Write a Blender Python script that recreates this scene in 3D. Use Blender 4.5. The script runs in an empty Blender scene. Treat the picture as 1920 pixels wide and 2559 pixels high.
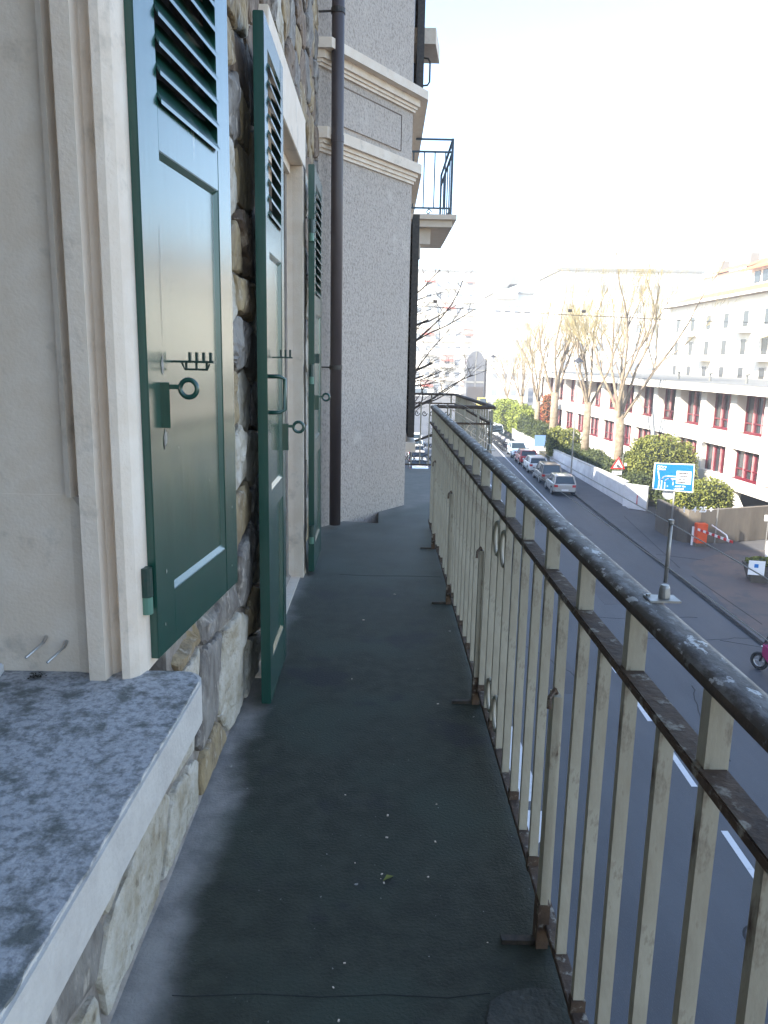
import bpy, bmesh, math, random
import numpy as np
from mathutils import Vector, Matrix, noise
random.seed(7)
R=math.radians
S=bpy.context.scene
COL=S.collection
# ------------------------------------------------------------ camera
M3=[[0.9998162482,-0.0177676642,-0.0071958276],[-0.0035712551,0.1961639400,-0.9805646102],[0.0188339046,0.9804101278,0.1960644416]]
cd=bpy.data.cameras.new('camera'); cam=bpy.data.objects.new('camera',cd); COL.objects.link(cam)
cd.sensor_fit='VERTICAL'; cd.sensor_height=36; cd.lens=36*1922/2559; cd.clip_start=.05; cd.clip_end=3000
mw=Matrix([r+[0] for r in M3]+[[0,0,0,1]]); mw.translation=(0,0,1.4); cam.matrix_world=mw
S.camera=cam
# ------------------------------------------------------------ sky, sun, exposure
SUN=Vector((-.70,-.42,.56)).normalized()       # towards the sun
W=bpy.data.worlds.new('World'); S.world=W; W.use_nodes=True
nt=W.node_tree; bg=nt.nodes['Background']; sk=nt.nodes.new('ShaderNodeTexSky'); sk.sky_type='NISHITA'
sk.sun_disc=False; sk.sun_elevation=math.asin(SUN.z); sk.sun_rotation=math.atan2(SUN.x,SUN.y); sk.air_density=1.0; sk.dust_density=.9; sk.ozone_density=1.0; sk.altitude=400
tint=nt.nodes.new('ShaderNodeMix'); tint.data_type='RGBA'; tint.blend_type='MULTIPLY'; tint.inputs[0].default_value=1; tint.inputs[7].default_value=(1.0,1.0,1.0,1)
nt.links.new(sk.outputs[0],tint.inputs[6]); nt.links.new(tint.outputs[2],bg.inputs[0]); bg.inputs[1].default_value=.15
sd=bpy.data.lights.new('sun','SUN'); sd.energy=5.0; sd.angle=R(.53); sd.color=(1,.93,.80)
so=bpy.data.objects.new('sun',sd); COL.objects.link(so); so.rotation_euler=SUN.to_track_quat('Z','Y').to_euler()
S.view_settings.view_transform='Standard'; S.view_settings.look='None'; S.view_settings.gamma=1
S.view_settings.exposure=1.98
S.render.engine='CYCLES'
# ------------------------------------------------------------ helpers
def unp(u,v):
    c=((u-960)/1922,-(v-1279.5)/1922,-1.)
    return Vector([sum(M3[i][j]*c[j] for j in range(3)) for i in range(3)])
def oz(u,v,z): r=unp(u,v); return Vector((0,0,1.4))+r*((z-1.4)/r.z)
def oy(u,v,y): r=unp(u,v); return Vector((0,0,1.4))+r*(y/r.y)
def mat(name,c,c2=None,sc=8,rough=.8,bump=0,bsc=40,metal=0,thr=(.4,.65),spec=.5,stretch=(1,1,1),c3=None,sc3=30,thr3=(.62,.68),coat=0,det=6,trans=0):
    m=bpy.data.materials.new(name); m.use_nodes=True; n=m.node_tree; N=n.nodes; L=n.links; b=N['Principled BSDF']
    b.inputs['Base Color'].default_value=(*c,1); b.inputs['Roughness'].default_value=rough; b.inputs['Metallic'].default_value=metal
    b.inputs['Specular IOR Level'].default_value=spec; b.inputs['Coat Weight'].default_value=coat
    if trans: b.inputs['Transmission Weight'].default_value=trans
    if c2 or bump:
        tc=N.new('ShaderNodeTexCoord'); mp=N.new('ShaderNodeMapping'); mp.inputs['Scale'].default_value=stretch; L.new(tc.outputs['Object'],mp.inputs[0])
    out=None
    def layer(prev,col,scale,th):
        t=N.new('ShaderNodeTexNoise'); t.inputs['Scale'].default_value=scale; t.inputs['Detail'].default_value=det; t.inputs['Roughness'].default_value=.65; L.new(mp.outputs[0],t.inputs[0])
        r=N.new('ShaderNodeMapRange'); r.inputs[1].default_value=th[0]; r.inputs[2].default_value=th[1]; L.new(t.outputs[0],r.inputs[0])
        x=N.new('ShaderNodeMix'); x.data_type='RGBA'; L.new(r.outputs[0],x.inputs[0])
        if prev is None: x.inputs[6].default_value=(*c,1)
        else: L.new(prev,x.inputs[6])
        x.inputs[7].default_value=(*col,1); return x.outputs[2]
    if c2: out=layer(None,c2,sc,thr)
    if c3: out=layer(out,c3,sc3,thr3)
    if out is not None: L.new(out,b.inputs['Base Color'])
    if bump:
        t=N.new('ShaderNodeTexNoise'); t.inputs['Scale'].default_value=bsc; t.inputs['Detail'].default_value=8; L.new(mp.outputs[0],t.inputs[0])
        q=N.new('ShaderNodeBump'); q.inputs['Strength'].default_value=1; q.inputs['Distance'].default_value=bump; L.new(t.outputs[0],q.inputs['Height']); L.new(q.outputs[0],b.inputs['Normal'])
    return m
MM={}
def pm(name,*a,**k): MM[name]=mat(name,*a,**k); return MM[name]
class MB:
    def __init__(s): s.v=[]; s.f=[]
    def add(s,v,f):
        o=len(s.v); s.v+= [tuple(p) for p in v]; s.f+=[tuple(i+o for i in q) for q in f]; return s
    def box(s,x0,x1,y0,y1,z0,z1,rot=0,org=(0,0)):
        v=[(x,y,z) for z in (z0,z1) for y in (y0,y1) for x in (x0,x1)]
        if rot:
            c,sn=math.cos(rot),math.sin(rot); v=[(org[0]+x*c-y*sn,org[1]+x*sn+y*c,z) for x,y,z in v]
        elif org!=(0,0): v=[(x+org[0],y+org[1],z) for x,y,z in v]
        return s.add(v,[(0,2,3,1),(4,5,7,6),(0,1,5,4),(2,6,7,3),(0,4,6,2),(1,3,7,5)])
    def bar(s,a,b,w,h=None,up=(0,0,1)):
        h=h or w; a=Vector(a); b=Vector(b); d=(b-a).normalized(); u=Vector(up)
        if abs(d.dot(u))>.98: u=Vector((0,1,0))
        r=d.cross(u).normalized(); u=r.cross(d)
        v=[p+r*i*w/2+u*j*h/2 for p in (a,b) for i,j in ((-1,-1),(1,-1),(1,1),(-1,1))]
        return s.add(v,[(3,2,1,0),(4,5,6,7),(0,1,5,4),(1,2,6,5),(2,3,7,6),(3,0,4,7)])
    def tube(s,pts,rad,n=8,cap=True,closed=False):
        pts=[Vector(p) for p in pts]; k=len(pts); rad=rad if isinstance(rad,(list,tuple)) else [rad]*k; o=len(s.v); pu=None
        for i,p in enumerate(pts):
            if closed: d=(pts[(i+1)%k]-pts[i-1]).normalized()
            else: d=(pts[min(i+1,k-1)]-pts[max(i-1,0)]).normalized()
            u=pu-d*pu.dot(d) if pu is not None else (Vector((0,0,1)) if abs(d.z)<.9 else Vector((0,1,0)))
            u=(u-d*u.dot(d)).normalized(); pu=u; w=d.cross(u)
            for j in range(n):
                t=2*math.pi*j/n; s.v.append(tuple(p+(u*math.cos(t)+w*math.sin(t))*rad[i]))
        for i in range(k if closed else k-1):
            a=o+i*n; b=o+((i+1)%k)*n
            for j in range(n): s.f.append((a+j,a+(j+1)%n,b+(j+1)%n,b+j))
        if cap and not closed: s.f.append(tuple(o+j for j in range(n))[::-1]); s.f.append(tuple(o+(k-1)*n+j for j in range(n)))
        return s
    def prism(s,poly,z0,z1):
        n=len(poly); v=[(x,y,z0) for x,y in poly]+[(x,y,z1) for x,y in poly]
        return s.add(v,[tuple(range(n))[::-1],tuple(range(n,2*n))]+[(i,(i+1)%n,n+(i+1)%n,n+i) for i in range(n)])
    def lathe(s,prof,n=16,org=(0,0,0),axis='z'):
        o=len(s.v)
        for r,z in prof:
            for j in range(n):
                t=2*math.pi*j/n; p=(r*math.cos(t),r*math.sin(t),z)
                if axis=='x': p=(z,p[0],p[1])
                s.v.append((p[0]+org[0],p[1]+org[1],p[2]+org[2]))
        for i in range(len(prof)-1):
            for j in range(n): s.f.append((o+i*n+j,o+i*n+(j+1)%n,o+(i+1)*n+(j+1)%n,o+(i+1)*n+j))
        s.f.append(tuple(o+j for j in range(n))[::-1]); s.f.append(tuple(o+(len(prof)-1)*n+j for j in range(n)))
        return s
    def build(s,name,m,parent=None,smooth=False,bevel=0,label=None,seg=2):
        me=bpy.data.meshes.new(name); me.from_pydata(s.v,[],s.f); me.materials.append(MM[m] if isinstance(m,str) else m)
        if bevel or not smooth:
            bm=bmesh.new(); bm.from_mesh(me); bmesh.ops.recalc_face_normals(bm,faces=bm.faces)
            if bevel: bmesh.ops.bevel(bm,geom=bm.edges[:],offset=bevel,segments=seg,affect='EDGES',clamp_overlap=True)
            bm.to_mesh(me); bm.free()
        if smooth: me.polygons.foreach_set('use_smooth',[True]*len(me.polygons))
        o=bpy.data.objects.new(name,me); COL.objects.link(o)
        if parent: o.parent=parent
        if label: o['label']=label
        return o
def tag(o,label=None,cat=None,group=None,kind=None):
    for k,v in (('label',label),('category',cat),('group',group),('kind',kind)):
        if v: o[k]=v
    return o
def thing(name,label,cat,loc=(0,0,0),rz=0,group=None):
    o=bpy.data.objects.new(name,None); COL.objects.link(o); o.location=loc; o.rotation_euler=(0,0,rz); o.empty_display_size=.1
    return tag(o,label,cat,group)
def struct(name,mb,m,**k): return tag(mb.build(name,m,**k),kind='structure')
def copytree(o,parent=None):
    c=o.copy(); COL.objects.link(c)
    if parent: c.parent=parent
    for ch in list(o.children): copytree(ch,c)
    return c
def circ(c,r,n=20,pl='yz'):
    out=[]
    for i in range(n):
        t=2*math.pi*i/n; a,b=r*math.cos(t),r*math.sin(t)
        out.append((c[0],c[1]+a,c[2]+b) if pl=='yz' else (c[0]+a,c[1],c[2]+b) if pl=='xz' else (c[0]+a,c[1]+b,c[2]))
    return out
def text(body,size,m,parent,loc,rot,name='lettering',ext=.004,align='LEFT'):
    cu=bpy.data.curves.new(name,'FONT'); cu.body=body; cu.size=size; cu.extrude=ext; cu.align_x=align; cu.offset=size*.03
    t=bpy.data.objects.new('t',cu); COL.objects.link(t); dg=bpy.context.evaluated_depsgraph_get()
    me=bpy.data.meshes.new_from_object(t.evaluated_get(dg)); bpy.data.objects.remove(t)
    me.materials.clear(); me.materials.append(MM[m]); o=bpy.data.objects.new(name,me); COL.objects.link(o); o.parent=parent; o.location=loc; o.rotation_euler=rot; return o
# ------------------------------------------------------------ materials
pm('render_cream',(.62,.53,.435),(.70,.61,.51),5,bump=.002,bsc=60,c3=(.36,.33,.29),sc3=14,thr3=(.60,.80))
pm('stone_cream',(.73,.605,.475),(.78,.67,.55),9,bump=.0015,bsc=120,c3=(.40,.34,.27),sc3=7,thr3=(.58,.8))
pm('roughcast',(.53,.455,.39),(.34,.285,.24),52,bump=.014,bsc=75,stretch=(1,1,.8),thr=(.47,.66),rough=.95,c3=(.58,.51,.44),sc3=3)
pm('mortar',(.24,.20,.165),(.34,.30,.26),14,bump=.006,bsc=60,rough=.95)
pm('rock_ochre',(.36,.27,.15),(.17,.12,.075),11,bump=.03,bsc=18,stretch=(1,1,.5),c3=(.50,.43,.33),sc3=22,thr3=(.55,.66),det=10)
pm('rock_grey',(.26,.235,.205),(.12,.10,.085),11,bump=.03,bsc=20,stretch=(1,1,.5),c3=(.42,.37,.31),sc3=24,thr3=(.56,.66),det=10)
pm('rock_pale',(.53,.48,.40),(.34,.28,.19),9,bump=.022,bsc=24,c3=(.20,.16,.11),sc3=26,thr3=(.60,.70),det=10)
pm('rock_brown',(.24,.17,.115),(.10,.07,.05),10,bump=.03,bsc=18,stretch=(1,1,.5),c3=(.40,.33,.25),sc3=22,thr3=(.57,.68),det=10)
pm('green_paint',(.009,.056,.040),(.012,.068,.048),30,rough=.25,bump=.0008,bsc=34,stretch=(1,1,.12),coat=.45,spec=.6,c3=(.17,.19,.16),sc3=15,thr3=(.685,.71))
MM['green_paint'].node_tree.nodes['Principled BSDF'].inputs['Coat Roughness'].default_value=.17
pm('iron_green',(.010,.045,.035),(.03,.05,.04),60,rough=.4,bump=.001,bsc=100)
pm('bare_wood',(.36,.33,.28),(.2,.18,.15),60,rough=.8)
pm('iron_dark',(.02,.018,.015),(.06,.045,.035),40,rough=.5)
pm('louvre_back',(.06,.055,.04),rough=.8)
pm('pipe_brown',(.060,.045,.045),(.085,.065,.062),6,rough=.45,stretch=(1,1,.3),bump=.0008,bsc=60)
pm('rail_paint',(.42,.385,.30),(.31,.27,.20),9,rough=.55,bump=.0015,bsc=70,stretch=(1,1,.35),c3=(.075,.04,.022),sc3=13,thr3=(.555,.66))
pm('rail_rust',(.10,.062,.038),(.055,.035,.025),25,rough=.8,bump=.003,bsc=60,c3=(.30,.27,.22),sc3=30,thr3=(.56,.66))
pm('handrail',(.055,.038,.028),(.095,.065,.045),22,rough=.7,bump=.002,bsc=45,c3=(.16,.15,.14),sc3=26,thr3=(.62,.66))
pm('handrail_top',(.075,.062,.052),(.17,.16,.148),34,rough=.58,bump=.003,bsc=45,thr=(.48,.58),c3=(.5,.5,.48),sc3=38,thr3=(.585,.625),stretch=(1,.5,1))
pm('galv',(.34,.34,.33),(.26,.25,.23),30,rough=.45,metal=.6)
pm('sill_stone',(.44,.435,.43),(.24,.24,.235),58,thr=(.46,.62),bump=.004,bsc=70,rough=.9,c3=(.14,.145,.13),sc3=16,thr3=(.49,.63),det=15)
pm('sill_edge',(.56,.53,.48),(.48,.45,.41),12,bump=.002,bsc=80)
pm('white_paint',(.75,.76,.77),rough=.35)
pm('steel',(.5,.5,.5),rough=.3,metal=1)
pm('moss',(.02,.018,.012),rough=1)
pm('asphalt',(.074,.080,.090),(.054,.058,.066),.5,rough=.62,bump=.004,bsc=50,c3=(.105,.107,.11),sc3=60,thr3=(.58,.68),spec=.4,stretch=(1,.25,1))
pm('pavement',(.085,.085,.09),(.065,.065,.07),.6,rough=.8,bump=.004,bsc=40)
pm('plaza',(.13,.095,.082),(.095,.078,.072),.35,rough=.8,bump=.004,bsc=30,c3=(.075,.07,.07),sc3=.9,thr3=(.5,.6))
pm('kerb',(.10,.10,.105),(.075,.075,.08),3)
pm('joint_dark',(.02,.02,.02),rough=.9)
pm('road_white',(.62,.63,.64),(.42,.43,.44),6,rough=.7,thr=(.55,.75))
pm('earth',(.07,.06,.045),(.05,.06,.03),1.5,bump=.02,bsc=8)
pm('wall_white',(.74,.75,.77),(.62,.62,.64),1.2,rough=.8,bump=.003,bsc=20)
pm('concrete',(.16,.14,.115),(.085,.072,.058),.9,rough=.9,bump=.006,bsc=15,stretch=(1,1,.25),thr=(.35,.7))
pm('facade_white',(.72,.69,.62),(.64,.61,.54),.7,rough=.85)
pm('facade_far',(.74,.70,.62),(.68,.64,.56),.15,rough=.9)
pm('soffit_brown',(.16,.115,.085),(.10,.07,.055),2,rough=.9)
pm('red_frame',(.14,.012,.024),(.09,.009,.018),4,rough=.4)
pm('lit_pink_frame',(.55,.25,.25),(.40,.14,.16),3,rough=.9)
pm('window_glass',(.035,.04,.045),rough=.08,spec=.7)
pm('far_glass',(.22,.24,.27),rough=.15,spec=.7)
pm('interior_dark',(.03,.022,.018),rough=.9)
pm('tile_orange',(.42,.17,.08),(.34,.14,.07),1.5,rough=.9,bump=.03,bsc=9)
pm('roof_grey',(.16,.16,.15),rough=.8)
pm('awning',(.30,.28,.16),rough=.9)
pm('awning_red',(.45,.10,.08),rough=.9)
pm('bark',(.26,.21,.15),(.15,.115,.08),3,rough=.95,bump=.03,bsc=10,c3=(.36,.32,.22),sc3=2)
pm('twig',(.24,.20,.11),(.34,.28,.12),.8,rough=.95)
pm('bark_dark',(.06,.045,.035),(.09,.07,.05),3,rough=.95)
pm('leaf_olive',(.17,.18,.03),(.08,.10,.02),1.2,rough=.7,c3=(.28,.27,.045),sc3=4,thr3=(.55,.65))
pm('leaf_dark',(.045,.062,.018),(.07,.085,.022),1.6,rough=.75)
pm('leaf_bright',(.20,.23,.03),(.13,.17,.025),1.5,rough=.7,c3=(.22,.20,.04),sc3=4)
pm('leaf_red',(.30,.08,.03),(.2,.1,.03),3,rough=.8)
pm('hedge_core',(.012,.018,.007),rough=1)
pm('sign_blue',(.012,.17,.52),rough=.35)
pm('sign_white',(.78,.79,.80),rough=.4)
pm('sign_text',(.10,.09,.09),rough=.5)
pm('sign_red',(.55,.03,.03),rough=.4)
pm('sign_back',(.50,.49,.46),rough=.5)
pm('orange_paint',(.72,.10,.02),(.60,.08,.02),3,rough=.45)
pm('tyre',(.015,.015,.016),rough=.8); pm('rim',(.45,.46,.47),rough=.3,metal=.8)
pm('car_glass',(.02,.03,.035),rough=.05,spec=.9)
pm('lamp_red',(.45,.02,.02),rough=.2); pm('lamp_clear',(.75,.77,.8),rough=.1)
pm('black_plastic',(.02,.02,.02),rough=.5)
def carpaint(n,c): pm(n,c,rough=.28,coat=.8,spec=.6)
carpaint('paint_silver',(.42,.40,.37)); carpaint('paint_grey',(.20,.19,.18)); carpaint('paint_white',(.66,.68,.70)); carpaint('paint_red',(.36,.02,.02))
carpaint('paint_lightblue',(.42,.52,.64)); carpaint('paint_dark',(.03,.03,.04)); carpaint('paint_blue',(.05,.09,.35)); carpaint('paint_yellow',(.75,.62,.03)); carpaint('paint_magenta',(.35,.03,.14))
# handrail upper surface wears through: mask by slope, not by light
def floor_mat():
    m=bpy.data.materials.new('balcony_floor'); m.use_nodes=True; n=m.node_tree; N=n.nodes; L=n.links; b=N['Principled BSDF']
    tc=N.new('ShaderNodeTexCoord'); sp=N.new('ShaderNodeSeparateXYZ'); L.new(tc.outputs['Object'],sp.inputs[0])
    def math_(op,a,bb):
        q=N.new('ShaderNodeMath'); q.operation=op
        for i,x in enumerate((a,bb)):
            if isinstance(x,(int,float)): q.inputs[i].default_value=x
            else: L.new(x,q.inputs[i])
        return q.outputs[0]
    def noi(s,d=6,r=.6):
        t=N.new('ShaderNodeTexNoise'); t.inputs['Scale'].default_value=s; t.inputs['Detail'].default_value=d; t.inputs['Roughness'].default_value=r; L.new(tc.outputs['Object'],t.inputs[0]); return t.outputs[0]
    def rng(x,a,c,inv=False):
        t=N.new('ShaderNodeMapRange'); t.inputs[1].default_value=a; t.inputs[2].default_value=c; t.interpolation_type='SMOOTHSTEP'
        if inv: t.inputs[3].default_value=1; t.inputs[4].default_value=0
        L.new(x,t.inputs[0]); return t.outputs[0]
    def mix(f,a,c):
        x=N.new('ShaderNodeMix'); x.data_type='RGBA'; L.new(f,x.inputs[0])
        for i,q in ((6,a),(7,c)):
            if isinstance(q,tuple): x.inputs[i].default_value=(*q,1)
            else: L.new(q,x.inputs[i])
        return x.outputs[2]
    n1=noi(3.2,5); n2=noi(14,8)
    wob=math_('MULTIPLY',math_('SUBTRACT',n1,.5),.22)
    d1=math_('ADD',sp.outputs[0],wob)                      # distance from wall line x=-.55
    d2=math_('ADD',math_('SUBTRACT',math_('MULTIPLY',sp.outputs[0],.827),math_('MULTIPLY',sp.outputs[1],.562)),math_('MULTIPLY',wob,1.2))
    edge=rng(d1,-.53,-.41,True); edge2=rng(d2,-3.90,-3.70,True)
    e=math_('MAXIMUM',edge,edge2)
    base=mix(rng(n2,.35,.7),(.023,.027,.018),(.042,.047,.033))
    base=mix(rng(noi(1.3,3),.45,.62),base,(.036,.048,.034))
    base=mix(rng(noi(2.1,4),.56,.66),base,(.020,.021,.022))
    bandc=mix(rng(noi(9,6),.35,.7),(.30,.28,.255),(.19,.18,.17))
    c=mix(e,base,bandc)
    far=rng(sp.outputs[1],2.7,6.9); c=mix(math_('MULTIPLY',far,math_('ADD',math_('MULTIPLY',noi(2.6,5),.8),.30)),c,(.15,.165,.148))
    speck=rng(noi(95,2,.5),.745,.77); c=mix(math_('MULTIPLY',speck,.8),c,(.35,.36,.34))
    sp2=rng(noi(17,3,.5),.745,.76); c=mix(sp2,c,(.30,.30,.26))
    L.new(c,b.inputs['Base Color']); b.inputs['Roughness'].default_value=.62; b.inputs['Specular IOR Level'].default_value=.35
    q=N.new('ShaderNodeBump'); q.inputs['Distance'].default_value=.003; L.new(noi(110,6),q.inputs['Height']); L.new(q.outputs[0],b.inputs['Normal'])
    MM['balcony_floor']=m
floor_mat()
# ============================================================ SETTING : ground and street
GZ=-8.6
def kx(y): return 14.15+(y-28.3)*.0275          # x of the right kerb
struct('ground',MB().add([(-160,-60,GZ-.02),(420,-60,GZ-.02),(420,560,GZ-.02),(-160,560,GZ-.02)],[(0,1,2,3)]),'pavement')
rd=[(1.2,-40),(kx(-40),-40),(kx(105),105),(40,170),(60,300),(6.5,300),(3.5,110)]
struct('road',MB().add([(x,y,GZ) for x,y in rd],[tuple(range(len(rd)))]),'asphalt')
MB_=MB()
# right pavement with kerb (a real step)
pv=MB(); pv.prism([(kx(-40)+.16,-40),(60,-40),(60,42.2),(17.2,42.2),(17.35,53.6),(17.3,104),(kx(104)+.16,104)],GZ-.01,GZ+.11)
pv0=struct('pavement',pv,'pavement')
pl=MB().add([(x,y,GZ+.114) for x,y in [(kx(-40)+.2,-40),(60,-40),(60,41),(19.2,40.6),(kx(37)+1.2,37.5),(kx(30)+.25,30)]],[(0,1,2,3,4,5)])
struct('plaza_paving',pl,'plaza')
kb=thing('kerb','long grey kerb edging the right side of the road','kerb')
y=-10.
while y<104:
    L=1.0 if y<60 else 4.
    MB().prism([(kx(y),y),(kx(y)+.155,y),(kx(y+L)+.155,y+L-.02),(kx(y+L),y+L-.02)],GZ-.01,GZ+.113).build('kerb_stone','kerb',kb); y+=L
gut=MB().prism([(kx(-20)-.13,-20),(kx(-20)-.01,-20),(kx(104)-.01,104),(kx(104)-.13,104)],GZ+.001,GZ+.005)
tag(gut.build('gutter_line','joint_dark'),kind='structure')
lp=struct('left_pavement',MB().prism([(-6,-40),(1.1,-40),(3.3,108),(-6,108)],GZ-.01,GZ+.11),'pavement')
# centre dashes
for i in range(-1,24):
    y0=13.45+i*3.42; x0=7.66+(y0-14)*.030
    if y0>11: tag(MB().add([(x0-.075,y0,GZ+.006),(x0+.075,y0,GZ+.006),(x0+.115,y0+1.65,GZ+.006),(x0-.035,y0+1.65,GZ+.006)],[(0,1,2,3)]).build('lane_dash','road_white'),kind='structure')
def c6(x,y): return oz(1100+x/3.6875,1600+y/3.6875,GZ+.006)
for k,poly in enumerate(([(560,790),(692,795),(897,1375),(885,1475),(700,1500)],[(720,1560),(955,1575),(1006,1700),(1001,1752),(840,1960)])):
    tag(MB().add([c6(*p) for p in poly],[tuple(range(len(poly)))]).build('road_marking','road_white'),kind='structure')
# parking bay edge line
bl=MB().prism([(kx(20)-2.15,42),(kx(20)-2.05,42),(kx(105)-2.05,105),(kx(105)-2.15,105)],GZ+.001,GZ+.006); tag(bl.build('parking_line','road_white'),kind='structure')
# road patches and manhole traces
for (x,y,w,l) in [(5.2,22,1.4,3.1),(9.6,31,1.2,4),(11,44,1.6,2.4)]:
    tag(MB().prism([(x,y),(x+w,y+.1),(x+w-.1,y+l),(x+.05,y+l)],GZ+.001,GZ+.004).build('asphalt_patch','pavement'),kind='structure')
mh=thing('manhole_cover','round iron manhole cover in the near lane of the road','manhole',(7.0,11.9,GZ+.003))
MB().lathe([(.36,0),(.36,.006)],24).build('frame','joint_dark',mh); MB().lathe([(.31,.0065),(.31,.010)],24).build('lid','kerb',mh)
rc=random.Random(8)
for k in range(9):
    x,y_=rc.uniform(5,13),rc.uniform(14,50); q=MB(); p=Vector((x,y_,GZ+.0045)); d=Vector((rc.uniform(-.4,.4),1,0)) if k%3 else Vector((1,rc.uniform(-.2,.2),0))
    for j in range(14):
        n_=p+d.normalized()*.35+Vector((rc.uniform(-.1,.1),rc.uniform(-.1,.1),0)); q.bar(p,n_,.03,.003); p=n_
    tag(q.build('road_crack','joint_dark'),kind='structure')
# plaza joints
for (a,b) in [((1730,1440),(1905,1560)),((1560,1290),(1700,1420)),((1800,1600),(1920,1620)),((1640,1385),(1760,1400))]:
    p,q=oz(*a,GZ+.117),oz(*b,GZ+.117); tag(MB().bar(p,q,.035,.004).build('paving_joint','joint_dark'),kind='structure')
garden=MB().prism([(17.55,53.8),(22.6,53.8),(19.5,104),(17.5,104)],GZ,GZ+.35); struct('garden_soil',garden,'earth')
# far square: pale ground
struct('square',MB().add([(x,y,GZ+.004) for x,y in [(4,150),(60,150),(120,420),(-30,420)]],[(0,1,2,3)]),'pavement')
# ============================================================ OUR BUILDING
bld=thing('apartment_building','rubble stone building with cream surrounds on the left behind the balcony','building',(-4,3,GZ))
bld_off=Vector((4,-3,-GZ))
def bp(o):                         # keep world placement while parenting to the building empty
    o.location=bld_off; return o
def B(mb,name,m,**k): return bp(mb.build(name,m,bld,**k))
WX=-.572
# mass behind, mortar face with a window opening (Y .3..2.0, z .5..2.95) and a door opening (Y 3.2..4.75, z 0..2.6)
core=MB().box(-9,-1.35,-16,6.6,GZ,8.45); B(core,'wall','render_cream')
wallmb=MB()
for (y0,y1,z0,z1) in [(-16,.1,GZ,8.45),(.1,1.98,GZ,.498),(.1,1.98,3.0,8.45),(1.98,3.45,GZ,8.45),(3.45,4.72,2.62,8.45),(3.45,4.72,GZ,-.02),(4.72,6.62,GZ,8.45)]:
    wallmb.box(-1.36,WX,y0,y1,z0,z1)
sw=B(wallmb,'stone_wall','mortar')
# eaves and roof of our building (they cast the shade over the street)
B(MB().box(-9.3,.15,-16.2,9.5,8.45,8.7),'eaves','render_cream'); B(MB().add([(-9.3,-16.2,8.70),(.15,-16.2,8.70),(.15,9.5,8.70),(-9.3,9.5,8.70),(-4.6,-12,11.1),(-4.6,6,11.1)],[(0,1,4),(1,2,5,4),(2,3,5),(3,0,4,5)]),'roof','tile_orange')
# --- rubble stones : irregular broken faces, cells of a jittered diagram
def sst(a,b,x): t=min(1,max(0,(x-a)/(b-a))); return t*t*(3-2*t)
def base(y,z): return WX+.036*sst(2.60,2.74,y)*(sst(0,.5,z)*.6+.4)*(1 if y<3.6 or z>2.7 else .7)
mm=MB(); 
for (ya,yb,za,zb2) in ((2.0,3.448,.0,4.7),(3.45,4.94,2.78,4.7),(4.93,6.6,.0,4.7)):
    ny,nz=int((yb-ya)/.04)+1,int((zb2-za)/.05)+1; o_=len(mm.v)
    for j in range(nz+1):
        for i in range(ny+1):
            y=ya+(yb-ya)*i/ny; z=za+(zb2-za)*j/nz; h=.004+.006*noise.noise(Vector((y*18,z*18,2)))+.005*noise.noise(Vector((y*45,z*45,5)))
            x=base(y,z)+h
            if y<2.64 and z>.56: x=min(x,-.612+(y-1.89)*.106)
            if i in(0,ny) or j==nz: x=WX-.02
            mm.v.append((x,y,z))
    for j in range(nz):
        for i in range(ny): a=o_+j*(ny+1)+i; mm.f.append((a,a+1,a+ny+2,a+ny+1))
mo=B(mm,'mortar_bed','mortar',smooth=True); mo['kind']='stuff'
rs=random.Random(5); seeds=[]; ASP=1.45
row=0; z=-.05
while z<5.0:
    low=z<.5; dz=.25 if low else rs.choice((.17,.20,.25)); dy=.42 if low else rs.choice((.25,.30,.36)); y=.2+(row%2)*dy/2
    while y<6.6:
        seeds.append((y+rs.uniform(-.32,.32)*dy,z+dz/2+rs.uniform(-.30,.30)*dz)); y+=dy*rs.uniform(.8,1.2)
    z+=dz; row+=1
def clip(poly,n,c):                      # keep n.p<=c
    out=[]
    for a,b in zip(poly,poly[1:]+poly[:1]):
        da,db=a[0]*n[0]+a[1]*n[1]-c,b[0]*n[0]+b[1]*n[1]-c
        if da<=0: out.append(a)
        if (da<0)!=(db<0): t=da/(da-db); out.append((a[0]+(b[0]-a[0])*t,a[1]+(b[1]-a[1])*t))
    return out
def cell(i,gap):
    y,z=seeds[i]; py=y/ASP; poly=[(py-.5,z-.5),(py+.5,z-.5),(py+.5,z+.5),(py-.5,z+.5)]
    for j,(a,b) in enumerate(seeds):
        if j==i or abs(a-y)>1.1 or abs(b-z)>.8: continue
        n=(a/ASP-py,b-z); L=math.hypot(*n); n=(n[0]/L,n[1]/L); m=((a/ASP+py)/2,(b+z)/2)
        poly=clip(poly,n,n[0]*m[0]+n[1]*m[1]-gap/2)
        if len(poly)<3: return []
    return [(p[0]*ASP,p[1]) for p in poly]
def cut(poly,*lim):
    for n,c in lim:
        poly=clip(poly,n,c)
        if len(poly)<3: return []
    return poly
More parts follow.
